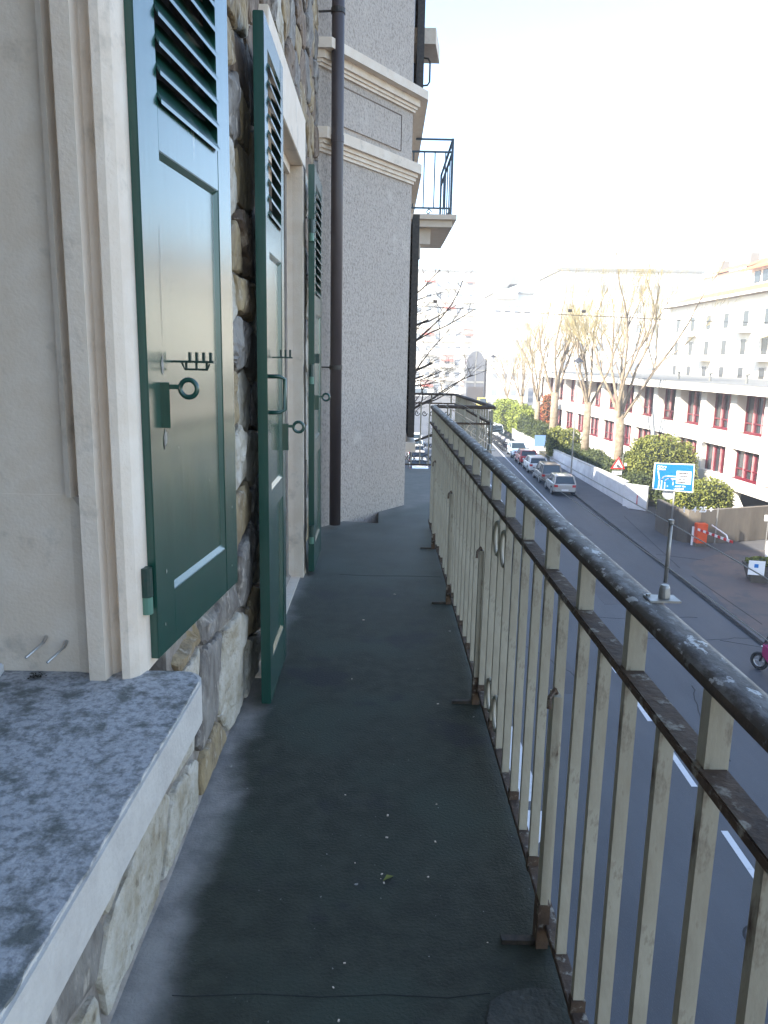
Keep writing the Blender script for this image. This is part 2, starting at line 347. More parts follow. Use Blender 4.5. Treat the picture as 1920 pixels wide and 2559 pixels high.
def rock(poly,depth,seed,flat):
    rnd=random.Random(seed); pts=[]
    for a,b in zip(poly,poly[1:]+poly[:1]):
        L=math.hypot(b[0]-a[0],b[1]-a[1]); k=max(1,int(L/.028))
        for q in range(k): pts.append((a[0]+(b[0]-a[0])*q/k,a[1]+(b[1]-a[1])*q/k))
    n=len(pts); cy=sum(p[0] for p in pts)/n+rnd.uniform(-.02,.02); cz=sum(p[1] for p in pts)/n+rnd.uniform(-.02,.02)
    rings=((1.0,0),(.99,.5),(.95,.78),(.84,.95),(.6,1),(.38,1.0),(.16,1.0)); v=[];f=[]
    ta,tb=rnd.uniform(-.5,.5),rnd.uniform(-.5,.5)
    fac=[(rnd.uniform(-1,1),rnd.uniform(-1,1),rnd.uniform(.75,1.25)) for _ in range(3)]
    for ri,(k,hk) in enumerate(rings):
        for (py,pz) in pts:
            y_=cy+(py-cy)*k; z_=cz+(pz-cz)*k
            w=.010*(1.4 if ri<2 else 1); y_+=noise.noise(Vector((py*21,pz*21,seed+ri*.3)))*w; z_+=noise.noise(Vector((py*21,pz*21,seed+50+ri*.3)))*w
            u=(y_-cy)/.2; q=(z_-cz)/.13
            pl=min(1.15,*(c+a*u*.45+b*q*.45 for a,b,c in fac)) if not flat else 1
            nz=noise.noise(Vector((y_*13,z_*13,seed)))*.38+noise.noise(Vector((y_*37,z_*37,seed)))*.2
            h=base(y_,z_)-WX+.006+depth*hk*(max(.25,pl)+nz*(.35 if flat else 1)*min(1,hk*1.3))
            if ri==0: h=base(y_,z_)-WX-.004
            if 1.85<y_<2.64 and z_>.56: h=min(h,-.609+(y_-1.89)*.106-WX)
            if 2.82<y_<3.5 and z_<2.5: h=min(h,.11)
            if 4.8<y_<5.45: h=min(h,.11)
            v.append((WX+h,y_,z_))
    v.append((v[-1][0]+.001,cy,cz)); m=len(rings)
    for ri in range(m-1):
        for j in range(n): a=ri*n+j; b=ri*n+(j+1)%n; f.append((a,b,b+n,a+n))
    for j in range(n): f.append(((m-1)*n+j,(m-1)*n+(j+1)%n,m*n))
    return v,f
cnt=0
for i,(y,z) in enumerate(seeds):
    if z>4.7 or y>6.5 or y<.4 or z<-.02: continue
    low=z<.52 and y<2.75
    poly=cell(i,.026 if low else .017)
    if not poly: continue
    poly=cut(poly,((0,-1),-.016))
    if not poly: continue
    if y<2.02:
        if z<.56: poly=cut(poly,((0,1),.485))
        elif z>2.95: poly=cut(poly,((0,-1),-3.21))
        else: poly=cut(poly,((-1,0),-1.998))
    elif z>.40 : poly=cut(poly,((-1,0),-1.998))
    if 3.0<y<5.0 and z<2.85:
        if z>2.7 and y>3.35: poly=cut(poly,((0,-1),-2.785))
        elif y<3.5: poly=cut(poly,((1,0),3.43))
        elif y>4.85: poly=cut(poly,((-1,0),-4.935))
        else: poly=[]
    elif z<2.9 and poly:
        poly=cut(poly,((1,0),3.43)) if y<=3.5 else cut(poly,((-1,0),-4.935)) if z<2.75 else poly
    if len(poly)<3: continue
    ys=[p[0] for p in poly]; zs=[p[1] for p in poly]
    if (max(ys)-min(ys))<.06 or (max(zs)-min(zs))<.05: continue
    dep=rs.uniform(.012,.018) if low else rs.uniform(.016,.042) if y<4 else rs.uniform(.016,.036)
    if low: dep+=max(0,y-2.0)*.02
    v,f=rock(poly,dep,i+1,low)
    r_=rs.random()
    if low and y<2.35: m=('rock_pale' if r_<.85 else 'rock_grey')
    elif z<1.3: m=('rock_pale' if r_<.62 else 'rock_ochre' if r_<.85 else 'rock_grey')
    elif z<2: m=('rock_pale' if r_<.35 else 'rock_ochre' if r_<.6 else 'rock_grey' if r_<.8 else 'rock_brown')
    else: m=('rock_ochre' if r_<.38 else 'rock_grey' if r_<.6 else 'rock_brown' if r_<.92 else 'rock_pale')
    if cnt<298: MB().add(v,f).build('stone',m,sw); cnt+=1
# --- near window surround : moulded jamb seen end-on
pu=[(-1.25,1.845),(-.752,1.845),(-.748,1.812),(-.734,1.805),(-.730,1.842),(-.712,1.846),(-.708,1.79),(-.668,1.79),(-.664,1.83),(-.650,1.85),(-.636,1.85),(-.630,1.80),(-.612,1.805),(-.594,1.825),(-.585,1.86),(-.58,1.99),(-1.25,1.99)]
B(MB().prism(pu,1.06,3.0),'window_jamb','stone_cream')
plw=[(-1.25,1.844),(-.752,1.843),(-.726,1.836),(-.708,1.79),(-.668,1.79),(-.664,1.83),(-.650,1.85),(-.636,1.85),(-.630,1.80),(-.612,1.805),(-.594,1.825),(-.585,1.86),(-.58,1.99),(-1.25,1.99)]
B(MB().prism(plw,.600,1.06),'window_jamb_base','stone_cream')
B(MB().add([(-.752,1.846,1.06),(-.708,1.80,1.06),(-.708,1.846,.98),(-.708,1.846,1.06)],[(0,1,2),(0,3,1),(1,3,2),(0,2,3)]),'jamb_stop','render_cream')
B(MB().box(-1.25,-.575,.1,1.99,2.95,3.2),'window_lintel','stone_cream')
B(MB().box(-1.06,-.960,1.80,1.84,.85,2.9),'window_frame','green_paint')
B(MB().box(-1.30,-1.10,.1,1.84,.6,2.9),'window_pane','window_glass')
sl=MB().prism([(-1.25,.0),(-.462,.0),(-.446,.9),(-.434,1.80),(-.445,1.845),(-.475,1.868),(-1.25,1.868)],.487,.6000)
sil=B(sl,'window_sill','sill_edge',bevel=.006)
tp=[(-1.24,.01)]
for k in range(90):
    y_=.01+1.79*k/89; e_=-.462-.0+.028*y_/1.8-.004; e_+=.007*noise.noise(Vector((y_*22,0,3)))+.006*noise.noise(Vector((y_*60,1,3))); tp.append((min(e_,-.4405-(.02 if y_<.9 else 0)*(1-y_/.9)),y_))
tp+=[(-.452,1.825),(-.468,1.848),(-.50,1.857),(-1.24,1.858)]
B(MB().prism(tp,.5975,.6030),'sill_top','sill_stone')
fl=MB().prism([(-1.2,1.30),(-.985,1.30),(-.925,1.76),(-.94,1.835),(-1.2,1.835)],.602,.628); B(fl,'sill_flashing','white_paint',bevel=.004)
mo_=MB()
for k in range(90):
    a=rs.uniform(0,6.3); q=Vector((-.845+rs.gauss(0,.011),1.80+rs.gauss(0,.007),.604+abs(rs.gauss(0,.006)))); d=Vector((math.cos(a),math.sin(a),rs.uniform(-.3,1)))*.005
    mo_.add([q,q+d,q+d.cross(Vector((.3,.4,.8)))],[(0,1,2)])
tag(mo_.build('moss_clump','moss'),'small dark clump of moss at the back of the stone sill','moss',kind=None)
for (u,v) in ((108,1606),(160,1618)):
    p=oy(u,v,1.815); q=p+Vector((-.022,-.05,-.020))
    t=MB(); t.tube([p+Vector((0,.02,.008)),p],.0045,8); t.tube([p,q],.0032,8); tt=t.build('wall_bolt','steel')
    tag(tt,'left of the two steel bolts sticking out of the cream jamb' if u<130 else 'right of the two steel bolts sticking out of the cream jamb','bolt','bolts above the sill')
# --- door surround
dj=[(-1.3,4.80),(-.645,4.80),(-.640,4.785),(-.618,4.785),(-.614,4.81),(-.602,4.81),(-.598,4.78),(-.575,4.78),(-.571,4.80),(-.54,4.80),(-.478,4.79),(-.474,4.925),(-1.3,4.925)]
B(MB().prism(dj,0.0,2.49),'door_jamb','stone_cream')
dn=[(-1.3,3.44),(-.545,3.44),(-.545,3.55),(-1.3,3.55)]; B(MB().prism(dn,0.0,2.49),'door_jamb','stone_cream')
ln=MB().box(-1.3,-.474,3.40,4.93,2.492,2.775); B(ln,'door_lintel','stone_cream',bevel=.004)
B(MB().box(-1.25,-.55,3.42,4.78,2.44,2.491).box(-1.25,-.60,3.42,4.78,2.40,2.441).box(-1.25,-.64,3.42,4.78,2.365,2.401),'lintel_moulding','stone_cream')
B(MB().box(-.90,-.82,3.42,4.79,.04,2.365),'door','green_paint'); B(MB().box(-1.3,-.50,3.2,4.93,-.02,.006),'threshold','stone_cream')
# --- bay
BA=Vector((-.335,6.52,0)); BC=Vector((.248,7.368,0)); BD=Vector((.262,9.95,0)); BE=Vector((-.36,10.8,0))
def off(d):  # offset the bay polygon outwards
    u=(BC-BA).normalized(); n1=Vector((u.y,-u.x,0)); n2=Vector((1,0,0))
    A=BA+n1*d-u*.3; Bc=BC+n1*d; k=(BC.x+d-Bc.x)/u.x if u.x else 0; c=Bc+u*k
    return [(A.x,A.y),(c.x,c.y),(BD.x+d,BD.y+d*.5),(BE.x,BE.y+d),(-4,BE.y+d),(-4,A.y+.1)]
def bay(z0,z1,d,name,m,**k): return B(MB().prism(off(d),z0,z1),name,m,**k)
bay(GZ,2.935,0,'bay_wall','roughcast'); 
for (z0,z1,d) in ((2.935,2.96,.018),(2.96,2.99,.034),(2.99,3.02,.052),(3.02,3.10,.085)): bay(z0,z1,d,'cornice','stone_cream')
bay(3.10,3.53,-.005,'bay_frieze','roughcast')
for (z0,z1,d) in ((3.53,3.552,.018),(3.552,3.575,.034),(3.575,3.63,.058),(3.63,3.70,.125)): bay(z0,z1,d,'cornice','stone_cream')
bay(3.70,8.9,-.01,'bay_upper_wall','roughcast')
# recessed panel moulding on the frieze
u=(BC-BA).normalized(); n1=Vector((u.y,-u.x,0))
def bq(s,z,d): p=BA+u*s+n1*d; return Vector((p.x,p.y,z))
B(MB().bar(bq(-.1,3.46,.002),bq(.83,3.46,.002),.014,.012).bar(bq(.83,3.46,.002),bq(.83,3.18,.002),.014,.012),'panel_groove','soffit_brown')
B(MB().bar(bq(-.1,3.315,.004),bq(.815,3.315,.004),.016,.275),'frieze_panel','roughcast')
# bay front windows with dark shutters
for (z0,z1,lab) in ((.62,2.75,'dark closed louvre shutter on the bay wall beside the far balcony rail'),(3.86,6.2,'dark louvre shutter high on the bay above the cornice')):
    sh=thing('bay_shutter',lab,'shutter',(.30,8.2,z0)); MB().box(-.02,.045,-.45,-.40,0,z1-z0).box(-.02,.045,.40,.45,0,z1-z0).box(-.02,.045,-.4,.4,0,.08).box(-.02,.045,-.4,.4,z1-z0-.08,z1-z0).build('frame','iron_dark',sh)
    for k in range(int((z1-z0-.16)/.055)): MB().bar((.015,-.4,.1+k*.055),(.015,.4,.1+k*.055),.055,.008,up=(1,0,.9)).build('slat','iron_dark',sh)
B(MB().box(.24,.36,7.70,8.70,.48,.575),'bay_sill','stone_cream'); B(MB().box(.24,.34,7.74,8.66,3.71,3.84),'bay_sill','stone_cream')
B(MB().tube([(.335,8.3,4.05),(.41,8.3,4.06),(.43,8.3,4.09),(.43,8.3,4.27),(.41,8.3,4.3),(.335,8.3,4.31)],.009,6),'handle','iron_dark')
B(MB().prism([(.25,8.1),(.47,8.1),(.54,8.6),(.25,8.6)],4.36,4.5),'bay_hood','stone_cream')
# upper little balcony on the bay
ub=thing('upper_balcony','small upper balcony with thin blue grey iron railing against the sky','balcony',(.3,8.6,2.7))
def U(mb,name,m): o=mb.build(name,m,ub); o.location=(-.3,-8.6,-2.7); return o
U(MB().box(.25,.76,8.45,10.2,2.83,2.88),'slab','stone_cream'); U(MB().box(.25,.72,8.5,10.1,2.76,2.829),'slab_moulding','stone_cream')
U(MB().prism([(.25,8.6),(.50,8.6),(.50,8.78),(.25,8.78)],2.60,2.759),'bracket','stone_cream'); U(MB().prism([(.25,8.62),(.40,8.62),(.40,8.76),(.25,8.76)],2.46,2.599),'bracket','stone_cream')
for z_ in (3.62,3.50,2.95):
    U(MB().bar((.26,8.52,z_),(.70,8.52,z_),.022,.016).bar((.70,8.52,z_),(.70,10.1,z_),.022,.016),'rail','iron_blue' if 0 else 'galv')
pm('iron_blue',(.06,.09,.12),rough=.5)
for o in ub.children:
    if o.name.startswith('rail'): o.data.materials[0]=MM['iron_blue']
for x in (.30,.41,.52,.63): U(MB().bar((x,8.52,2.95),(x,8.52,3.50),.012),'baluster','iron_blue')
U(MB().bar((.70,8.52,2.87),(.70,8.52,3.63),.024),'post','iron_blue'); U(MB().bar((.70,10.1,2.87),(.70,10.1,3.63),.024),'post','iron_blue')
for k in range(4): U(MB().bar((.70,8.80+k*.28,2.95),(.70,8.80+k*.28,3.50),.012),'baluster','iron_blue')
U(MB().tube([(.47+.03*math.cos(t)*(1-t/9),8.52,2.91+.03*math.sin(t)*(1-t/9)) for t in [i*.5 for i in range(14)]],.006,5),'scroll','iron_blue')
# drainpipe
dp=thing('drainpipe','dark brown vertical drainpipe between the stone wall and the bay','drainpipe',(-.362,6.28,0))
MB().tube([(0,0,.03),(0,0,6)],.047,20).build('pipe','pipe_brown',dp,smooth=True)
for z_ in (1.32,3.9):
    cl=MB().tube([(0,0,z_-.018),(0,0,z_+.018)],.053,20).build('collar','iron_dark',dp); MB().bar((-.05,0,z_),(-.2,.02,z_),.012).build('stay','iron_dark',dp)
MB().tube([(0,0,3.0),(0,0,3.05)],.0505,20).build('joint','pipe_brown',dp)
# ============================================================ SHUTTERS
def shutter(name,label,A,Bp,z0,z1,lou,pans,stile=.10,thick=.036,nsl=9):
    A=Vector((*A,0)); Bp=Vector((*Bp,0)); w=(Bp-A).length; ang=math.atan2(Bp.y-A.y,Bp.x-A.x)
    t=thing(name,label,'shutter',(A.x,A.y,0),ang,'green louvred shutters on the stone wall')
    # local: x along leaf 0..w, y 0..-thick outward(+x world) -> outward is -y local when ang~90deg
    fr=MB(); rails=sorted([(z0,pans[0][0])]+[(pans[i][1],pans[i+1][0]) for i in range(len(pans)-1)]+[(pans[-1][1],lou[0]),(lou[1],z1)])
    for (a,b) in ((0,stile),(w-stile,w)): MB().box(a,b,-thick/2,thick/2,z0,z1).build('stile','green_paint',t,bevel=.0025)
    for (a,b) in rails: MB().box(stile-.001,w-stile+.001,-thick/2+.0008,thick/2-.0008,a,b).build('rail','green_paint',t,bevel=.002)
    for (a,b) in pans:
        MB().box(stile,w-stile,-thick/2+.013,thick/2-.004,a,b).build('panel','green_paint',t)
        m=MB(); d=.014
        for (p,q,hz) in (((stile,a),(w-stile,a),1),((stile,b),(w-stile,b),-1)):
            m.add([(stile,-thick/2+.003,p[1]),(w-stile,-thick/2+.003,p[1]),(w-stile-d,-thick/2+.013,p[1]+hz*d),(stile+d,-thick/2+.013,p[1]+hz*d),(stile,-thick/2+.014,p[1]),(w-stile,-thick/2+.014,p[1])],[(0,1,2,3),(0,4,5,1)])
        for (x,hx) in ((stile,1),(w-stile,-1)):
            m.add([(x,-thick/2+.003,a),(x,-thick/2+.003,b),(x+hx*d,-thick/2+.013,b-d),(x+hx*d,-thick/2+.013,a+d)],[(0,1,2,3)])
        m.build('moulding','green_paint',t)
    pitch=(lou[1]-lou[0])/nsl
    for k in range(nsl):
        zc=lou[0]+pitch*(k+.5)
        q=MB(); hh=pitch*1.12
        # slat slopes: outer edge low, inner edge high; outer lip stands proud of the stile
        q.add([(stile,-thick/2-.010,zc-hh/2-.010),(w-stile,-thick/2-.010,zc-hh/2-.010),(w-stile,thick/2,zc+hh/2),(stile,thick/2,zc+hh/2),
               (stile,-thick/2-.010,zc-hh/2),(w-stile,-thick/2-.010,zc-hh/2),(w-stile,thick/2,zc+hh/2+.010),(stile,thick/2,zc+hh/2+.010)],
              [(0,1,2,3),(7,6,5,4),(0,4,5,1),(3,2,6,7),(0,3,7,4),(1,5,6,2)])
        q.build('slat','green_paint',t)
    return t,w,thick
def hinge(t,z,thick,col='iron_green'):
    h=MB().tube([(-.028,-.004,z-.03),(-.028,-.004,z+.045)],.0155,12).build('hinge',col,t,smooth=False)
    MB().box(-.03,.02,-.002,.004,z-.0,z+.04).build('hinge_leaf','green_paint',h)
    MB().tube([(-.028,-.004,z-.075),(-.028,-.004,z-.031)],.0145,12).build('hinge_socket','hinge_pale',h)
pm('hinge_pale',(.10,.22,.16),rough=.45)
s1,w,th=shutter('shutter','nearest and largest green shutter above the stone sill, with ring handle and pegs',(-.581,1.89),(-.506,2.60),.622,3.0,(2.005,2.90),[(.775,1.885)],stile=.125,nsl=14)
hinge(s1,.83,th); hinge(s1,2.3,th)
def lat(t,x,z,thick,big=1):
    y=-thick/2
    lt=MB().box(x-.012,x+.012,y-.022,y+.012,z-.10*big,z+.015*big).build('latch_plate','green_paint',t)
    MB().bar((x,y-.02,z+.004),(x+.0,y-.045,z+.004),.012).build('latch_spindle','green_paint',lt)
    return MB().tube([(x+.008,y-.065+.022*math.cos(a),z+.022*math.sin(a)) for a in [i*math.pi/10 for i in range(20)]],.0065,8,closed=True).build('ring_handle','green_paint',lt,smooth=True)
lat(s1,.092,1.315,th)
def chip(t,x,z,w,h,m,seed,th_):
    rn=random.Random(seed); n=11; yy=-th_/2+.0125 if .125<x<.585 else -th_/2
    P=[(x+w*math.sin(2*math.pi*i/n)*rn.uniform(.45,1.1),z+h*math.cos(2*math.pi*i/n)*rn.uniform(.5,1.1)) for i in range(n)]
    MB().add([(a,yy-.0012,b) for a,b in P]+[(a,yy+.001,b) for a,b in P],[tuple(range(n)),tuple(range(2*n-1,n-1,-1))]).build('paint_chip',m,t)
chip(s1,.093,1.368,.011,.032,'bare_wood',1,th); chip(s1,.097,1.190,.012,.030,'bare_wood',2,th); chip(s1,.088,1.172,.006,.018,'iron_dark',3,th)
for k,(x,z,w_,h_) in enumerate(((.10,1.52,.0012,.12),(.104,1.66,.001,.06),(.07,.84,.004,.008),(.30,.72,.003,.004),(.66,.90,.004,.005),(.645,.70,.003,.004),(.14,2.1,.003,.004),(.05,.70,.003,.006),(.40,.69,.0025,.003),(.22,1.15,.002,.005),(.47,1.02,.002,.004))): chip(s1,x,z,w_,h_,'bare_wood' if k>1 else 'iron_dark',20+k,th)
pg=MB().box(.196,.216,-th/2-.100,-th/2+.012,1.378,1.384).build('peg_shelf','iron_green',s1)
for k in range(4): MB().box(.203,.211,-th/2-.036-k*.019,-th/2-.029-k*.019,1.384,1.406).build('peg','iron_green',pg)
MB().tube([(.206,-th/2-.010,1.378),(.206,-th/2-.018,1.361),(.206,-th/2-.080,1.361),(.206,-th/2-.086,1.376)],.0028,6).build('wire_loop','iron_green',pg)
for k in range(3): MB().tube([(.206,-th/2-.022-k*.028,1.380),(.206,-th/2-.022-k*.028,1.362)],.0035,6).build('rod','iron_green',pg)
s2,w,th=shutter('shutter','middle green shutter, standing before the doorway, with a curved pull handle and ring',(-.437,2.878),(-.437,3.40),.03,2.545,(1.91,2.455),[(.20,.80),(.885,1.775)],stile=.085,nsl=10,thick=.038)
def on2(x,z,d): return (x,-th/2-d,z)
MB().tube([on2(.06,1.325,0),on2(.06,1.325,.035),on2(.075,1.315,.055),on2(.075,1.20,.055),on2(.06,1.19,.035),on2(.06,1.19,0)],.008,8).build('pull_handle','green_paint',s2,smooth=True)
lat(s2,.46,1.10,th); 
pg=MB().box(.20,.22,-th/2-.07,-th/2+.01,1.392,1.398).build('peg_shelf','iron_green',s2)
for k in range(3): MB().box(.205,.214,-th/2-.028-k*.018,-th/2-.020-k*.018,1.398,1.425).build('peg','iron_green',pg)
s3,w,th=shutter('shutter','farthest green shutter, beyond the doorway next to the brown drainpipe',(-.430,4.83),(-.430,5.42),.03,2.51,(1.79,2.42),[(.20,.78),(.88,1.66)],stile=.085,nsl=12,thick=.038)
for zz in (.30,1.31,2.15): hinge(s3,zz,th)
lat(s3,.10,1.15,th,.8)
MB().box(.09,.12,-th/2-.025,-th/2,1.36,1.42).build('catch','iron_green',s3)
# ============================================================ BALCONY
fpoly=[(-.60,-1.2),(.437,-1.2),(.437,6.46),(.96,6.46),(.96,9.93),(.0,9.93),(.0,6.5),(-.60,6.62)]
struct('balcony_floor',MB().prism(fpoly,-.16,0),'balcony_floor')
fil=MB()                                                        # cement fillet along the wall foot
for i in range(24):
    y0,y1=-.8+i*.24,-.8+(i+1)*.24+.001
    w0,w1=.030+.012*noise.noise(Vector((y0*3,0,0))),.030+.012*noise.noise(Vector((y1*3,0,0)))
    fil.add([(WX-.01,y0,-.01),(WX+w0,y0,-.01),(WX-.01,y0,.030),(WX-.01,y1,-.01),(WX+w1,y1,-.01),(WX-.01,y1,.030)],[(1,4,5,2),(0,1,2),(3,5,4)])
B(fil,'cement_fillet','mortar')
# floor cracks / felt joints
ck=[oz(u,v,0) for u,v in ((430,2488),(480,2490),(640,2484),(800,2492),(960,2486),(1120,2494),(1225,2482))]; ck2=[oz(u,v,0) for u,v in ((560,1700),(640,1706),(800,1700),(980,1709),(1180,1703))]
for pts in ([(p.x,p.y) for p in ck],[(-.25,4.88),(-.05,4.86),(.2,4.87),(.42,4.86)]):
    q=MB()
    for a,b in zip(pts,pts[1:]): q.bar((*a,.0004),(*b,.0004),.0016,.0012)
    tag(q.build('floor_crack','joint_dark'),kind='structure')
pq=[oz(u,v,0) for u,v in ((1225,2506),(1262,2484),(1330,2472),(1385,2478),(1400,2520),(1412,2600),(1250,2620),(1215,2560))]
pt=MB().prism([(p.x,p.y) for p in pq][::-1],.0005,.007); pm('patch',(.06,.06,.05),(.035,.038,.033),20,bump=.006,bsc=60); tag(pt.build('cement_patch','patch',bevel=.002),kind='structure')
deb=random.Random(3)
for k in range(22):
    x,y=(deb.gauss(.05,.10),deb.gauss(1.95,.3)) if k%3 else (deb.uniform(-.25,.36),deb.uniform(1.3,4.8)); x=max(-.35,min(.38,x)); s_=deb.uniform(.0012,.0034)*(.7+y*.25)
    a=deb.uniform(0,3); tag(MB().box(-s_,s_,-s_*.6,s_*.6,0,s_*.5,a,(x,y)).build('paint_flake','stone_cream'),'tiny pale paint flake lying on the dark balcony floor','debris','paint flakes on the balcony floor')
leaf=MB().add([(0,0,.002),(.022,.006,.008),(.030,.02,.003),(.010,.016,.010)],[(0,1,2,3)]); lo=tag(leaf.build('dry_leaf','leaf_olive'),'small dry leaf lying in the middle of the balcony floor','leaf'); lo.location=(.03,1.86,0)
# --- railing
rl=thing('balcony_railing','long beige iron balcony railing with rusty balusters on the right','railing',(.44,3,0))
RO=(-.44,-3,0)
def RB(mb,name,m,parent=None,**k):
    o=mb.build(name,m,parent or rl,**k)
    if not parent: o.location=RO
    return o
def handrail(pts,name='handrail'):
    prof=[(-.024,-.013),(-.027,-.005),(-.026,.003),(-.020,.010),(-.011,.013),(.011,.013),(.020,.010),(.026,.003),(.027,-.005),(.024,-.013),(.012,-.015),(-.012,-.015)]
    pts=[Vector(p) for p in pts]; mb=MB(); k=len(pts)
    for i,p in enumerate(pts):
        d0=(pts[i]-pts[i-1]).normalized() if i else (pts[1]-pts[0]).normalized(); d1=(pts[i+1]-pts[i]).normalized() if i<k-1 else d0
        r0=Vector((d0.y,-d0.x,0)); r1=Vector((d1.y,-d1.x,0)); r=(r0+r1).normalized(); r/=max(.5,r.dot(r0))
        for a,b in prof: mb.v.append(tuple(p+r*a+Vector((0,0,b))))
    n=len(prof)
    for i in range(k-1):
        for j in range(n): mb.f.append((i*n+j,i*n+(j+1)%n,(i+1)*n+(j+1)%n,(i+1)*n+j))
    mb.f+= [tuple(range(n))[::-1],tuple((k-1)*n+j for j in range(n))]
    return mb
TZ=1.017
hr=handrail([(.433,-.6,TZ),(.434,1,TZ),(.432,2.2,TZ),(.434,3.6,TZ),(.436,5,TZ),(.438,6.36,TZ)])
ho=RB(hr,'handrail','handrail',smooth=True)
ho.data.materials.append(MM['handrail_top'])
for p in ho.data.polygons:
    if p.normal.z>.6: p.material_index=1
RB(MB().prism([(.411,-.6),(.451,-.6),(.451,6.38),(.411,6.38)],.879,.895),'middle_rail','rail_rust',bevel=.002)
RB(MB().prism([(.420,-.6),(.452,-.6),(.452,6.38),(.420,6.38)],.052,.068),'bottom_rail','rail_rust',bevel=.002)
y=.59; i=0; base_bar=None; base_up=None
rr=random.Random(2)
while y<6.34:
    if base_bar is None:
        mb=MB().bar((0,0,.066),(0,0,.881),.023,.018); base_bar=RB(mb,'baluster','rail_paint')
        base_bar.location=Vector(RO)+Vector((.435,y,0))
        mu=MB().bar((0,0,.888),(0,0,1.004),.031,.025); base_up=RB(mu,'upright','rail_paint'); base_up.location=Vector(RO)+Vector((.435,y,0))
        ft=RB(MB().box(-.015,.015,-.012,.012,.05,.095),'rust_foot','rail_rust'); ft.location=base_bar.location
    else:
        b=base_bar.copy(); COL.objects.link(b); b.parent=rl; b.location=Vector(RO)+Vector((.435+rr.uniform(-.002,.002),y,0)); b.rotation_euler=(rr.uniform(-.004,.004),rr.uniform(-.004,.004),0)
        if (i*7)%5<2: f2=ft.copy(); COL.objects.link(f2); f2.parent=rl; f2.location=b.location
        if i%2==0: b=base_up.copy(); COL.objects.link(b); b.parent=rl; b.location=Vector(RO)+Vector((.435,y,0))
    y+=.158; i+=1
nb=i
for (y0,w_) in ((1.645,.042),(2.98,.026),(4.30,.024),(5.62,.024)):        # flat stays standing on inward feet
    st=RB(MB().prism([(-.030,-w_/2),(-.012,-w_/2),(-.012,w_/2),(-.030,w_/2)],.0,.655),'stay','rail_paint'); st.location=Vector(RO)+Vector((.435,y0,0))
    c=RB(MB().tube([(-.021,-.002,.655),(-.026,-.010,.668),(-.040,-.022,.655),(-.042,-.028,.63)],.006,6),'stay_curl','rail_rust'); c.location=st.location
    f=RB(MB().box(-.115,.02,-.010,.010,.0,.012),'foot_plate','iron_dark'); f.location=st.location
    f=RB(MB().box(-.034,-.006,-w_/2-.002,w_/2+.002,.0,.12),'rusted_base','rail_rust'); f.location=st.location
for (y0,z0) in ((2.565,.765),(2.723,.765),(2.565,.155),(2.723,.155)):
    RB(MB().tube(circ((.435,y0-.0,z0),.060,20),.0075,6,closed=True),'ring','rail_paint',smooth=True)
for y0 in (-.3,1.02,2.98,4.94,6.3):
    RB(MB().bar((.478,y0,-.12),(.478,y0,.055),.03),'outer_bracket','rail_rust')
# far rail round the bay
fr_=thing('bay_railing','far iron railing wrapping around the bay beyond the corner, with a wire circle','railing',(.9,8,0))
def FB(mb,name,m,**k): o=mb.build(name,m,fr_,**k); o.location=(-.9,-8,0); return o
FB(handrail([(.447,6.42,TZ),(.93,6.42,TZ),(.945,6.60,TZ),(.955,9.85,.965),(.20,9.90,.965)]),'handrail','handrail',smooth=False)
FB(MB().bar((.45,6.42,.88),(.93,6.42,.88),.03,.016).bar((.93,6.42,.88),(.95,9.85,.85),.03,.016).bar((.95,9.85,.85),(.22,9.9,.85),.03,.016),'middle_rail','rail_rust')
FB(MB().bar((.45,6.42,.06),(.93,6.42,.06),.03,.016).bar((.93,6.42,.06),(.95,9.85,.06),.03,.016).bar((.95,9.85,.06),(.22,9.9,.06),.03,.016),'bottom_rail','rail_rust')
for k in range(5): FB(MB().bar((.47+k*.115,6.42,.06),(.47+k*.115,6.42,TZ-.02),.016),'baluster','rail_paint')
for k in range(19): FB(MB().bar((.932+k*.001,6.58+k*.175,.06),(.932+k*.001,6.58+k*.175,.975),.016),'baluster','rail_paint')
for x in (.30,.41,.52,.63,.74,.86): FB(MB().bar((x,9.88,.06),(x,9.88,.85),.016),'baluster','rail_paint')
for x in (.43,.65,.90): FB(MB().bar((x,9.88,.85),(x,9.88,.95),.018),'upright','rail_paint')
FB(MB().tube(circ((.80,6.43,.80),.085,22,'xz'),.005,5,closed=True),'wire_circle','stone_cream'); FB(MB().tube(circ((.80,6.43,.80),.04,16,'xz'),.004,5,closed=True),'wire_circle','stone_cream')
FB(MB().tube([(.58,6.44,.92),(.93,6.44,.70)],.004,5).tube([(.60,6.44,.99),(.95,6.44,.80)],.004,5),'wire','stone_cream')
for k in range(7):
    x=.28+k*.095
    FB(MB().tube([(x+.030*math.cos(a*.55)*(1-a/16),9.88,.30+.035*math.sin(a*.55)*(1-a/16)) for a in range(15)],.006,5),'scroll','iron_dark')
    FB(MB().tube([(x+.034*math.cos(a*.55)*(1-a/16),9.88,.72-.04*math.sin(a*.55)*(1-a/16)) for a in range(15)],.006,5),'scroll','iron_dark')
for k in range(6):
    x=.30+k*.10; FB(MB().tube(circ((x,9.88,.14),.045,12,'xz'),.006,5,closed=True),'ring','iron_dark')
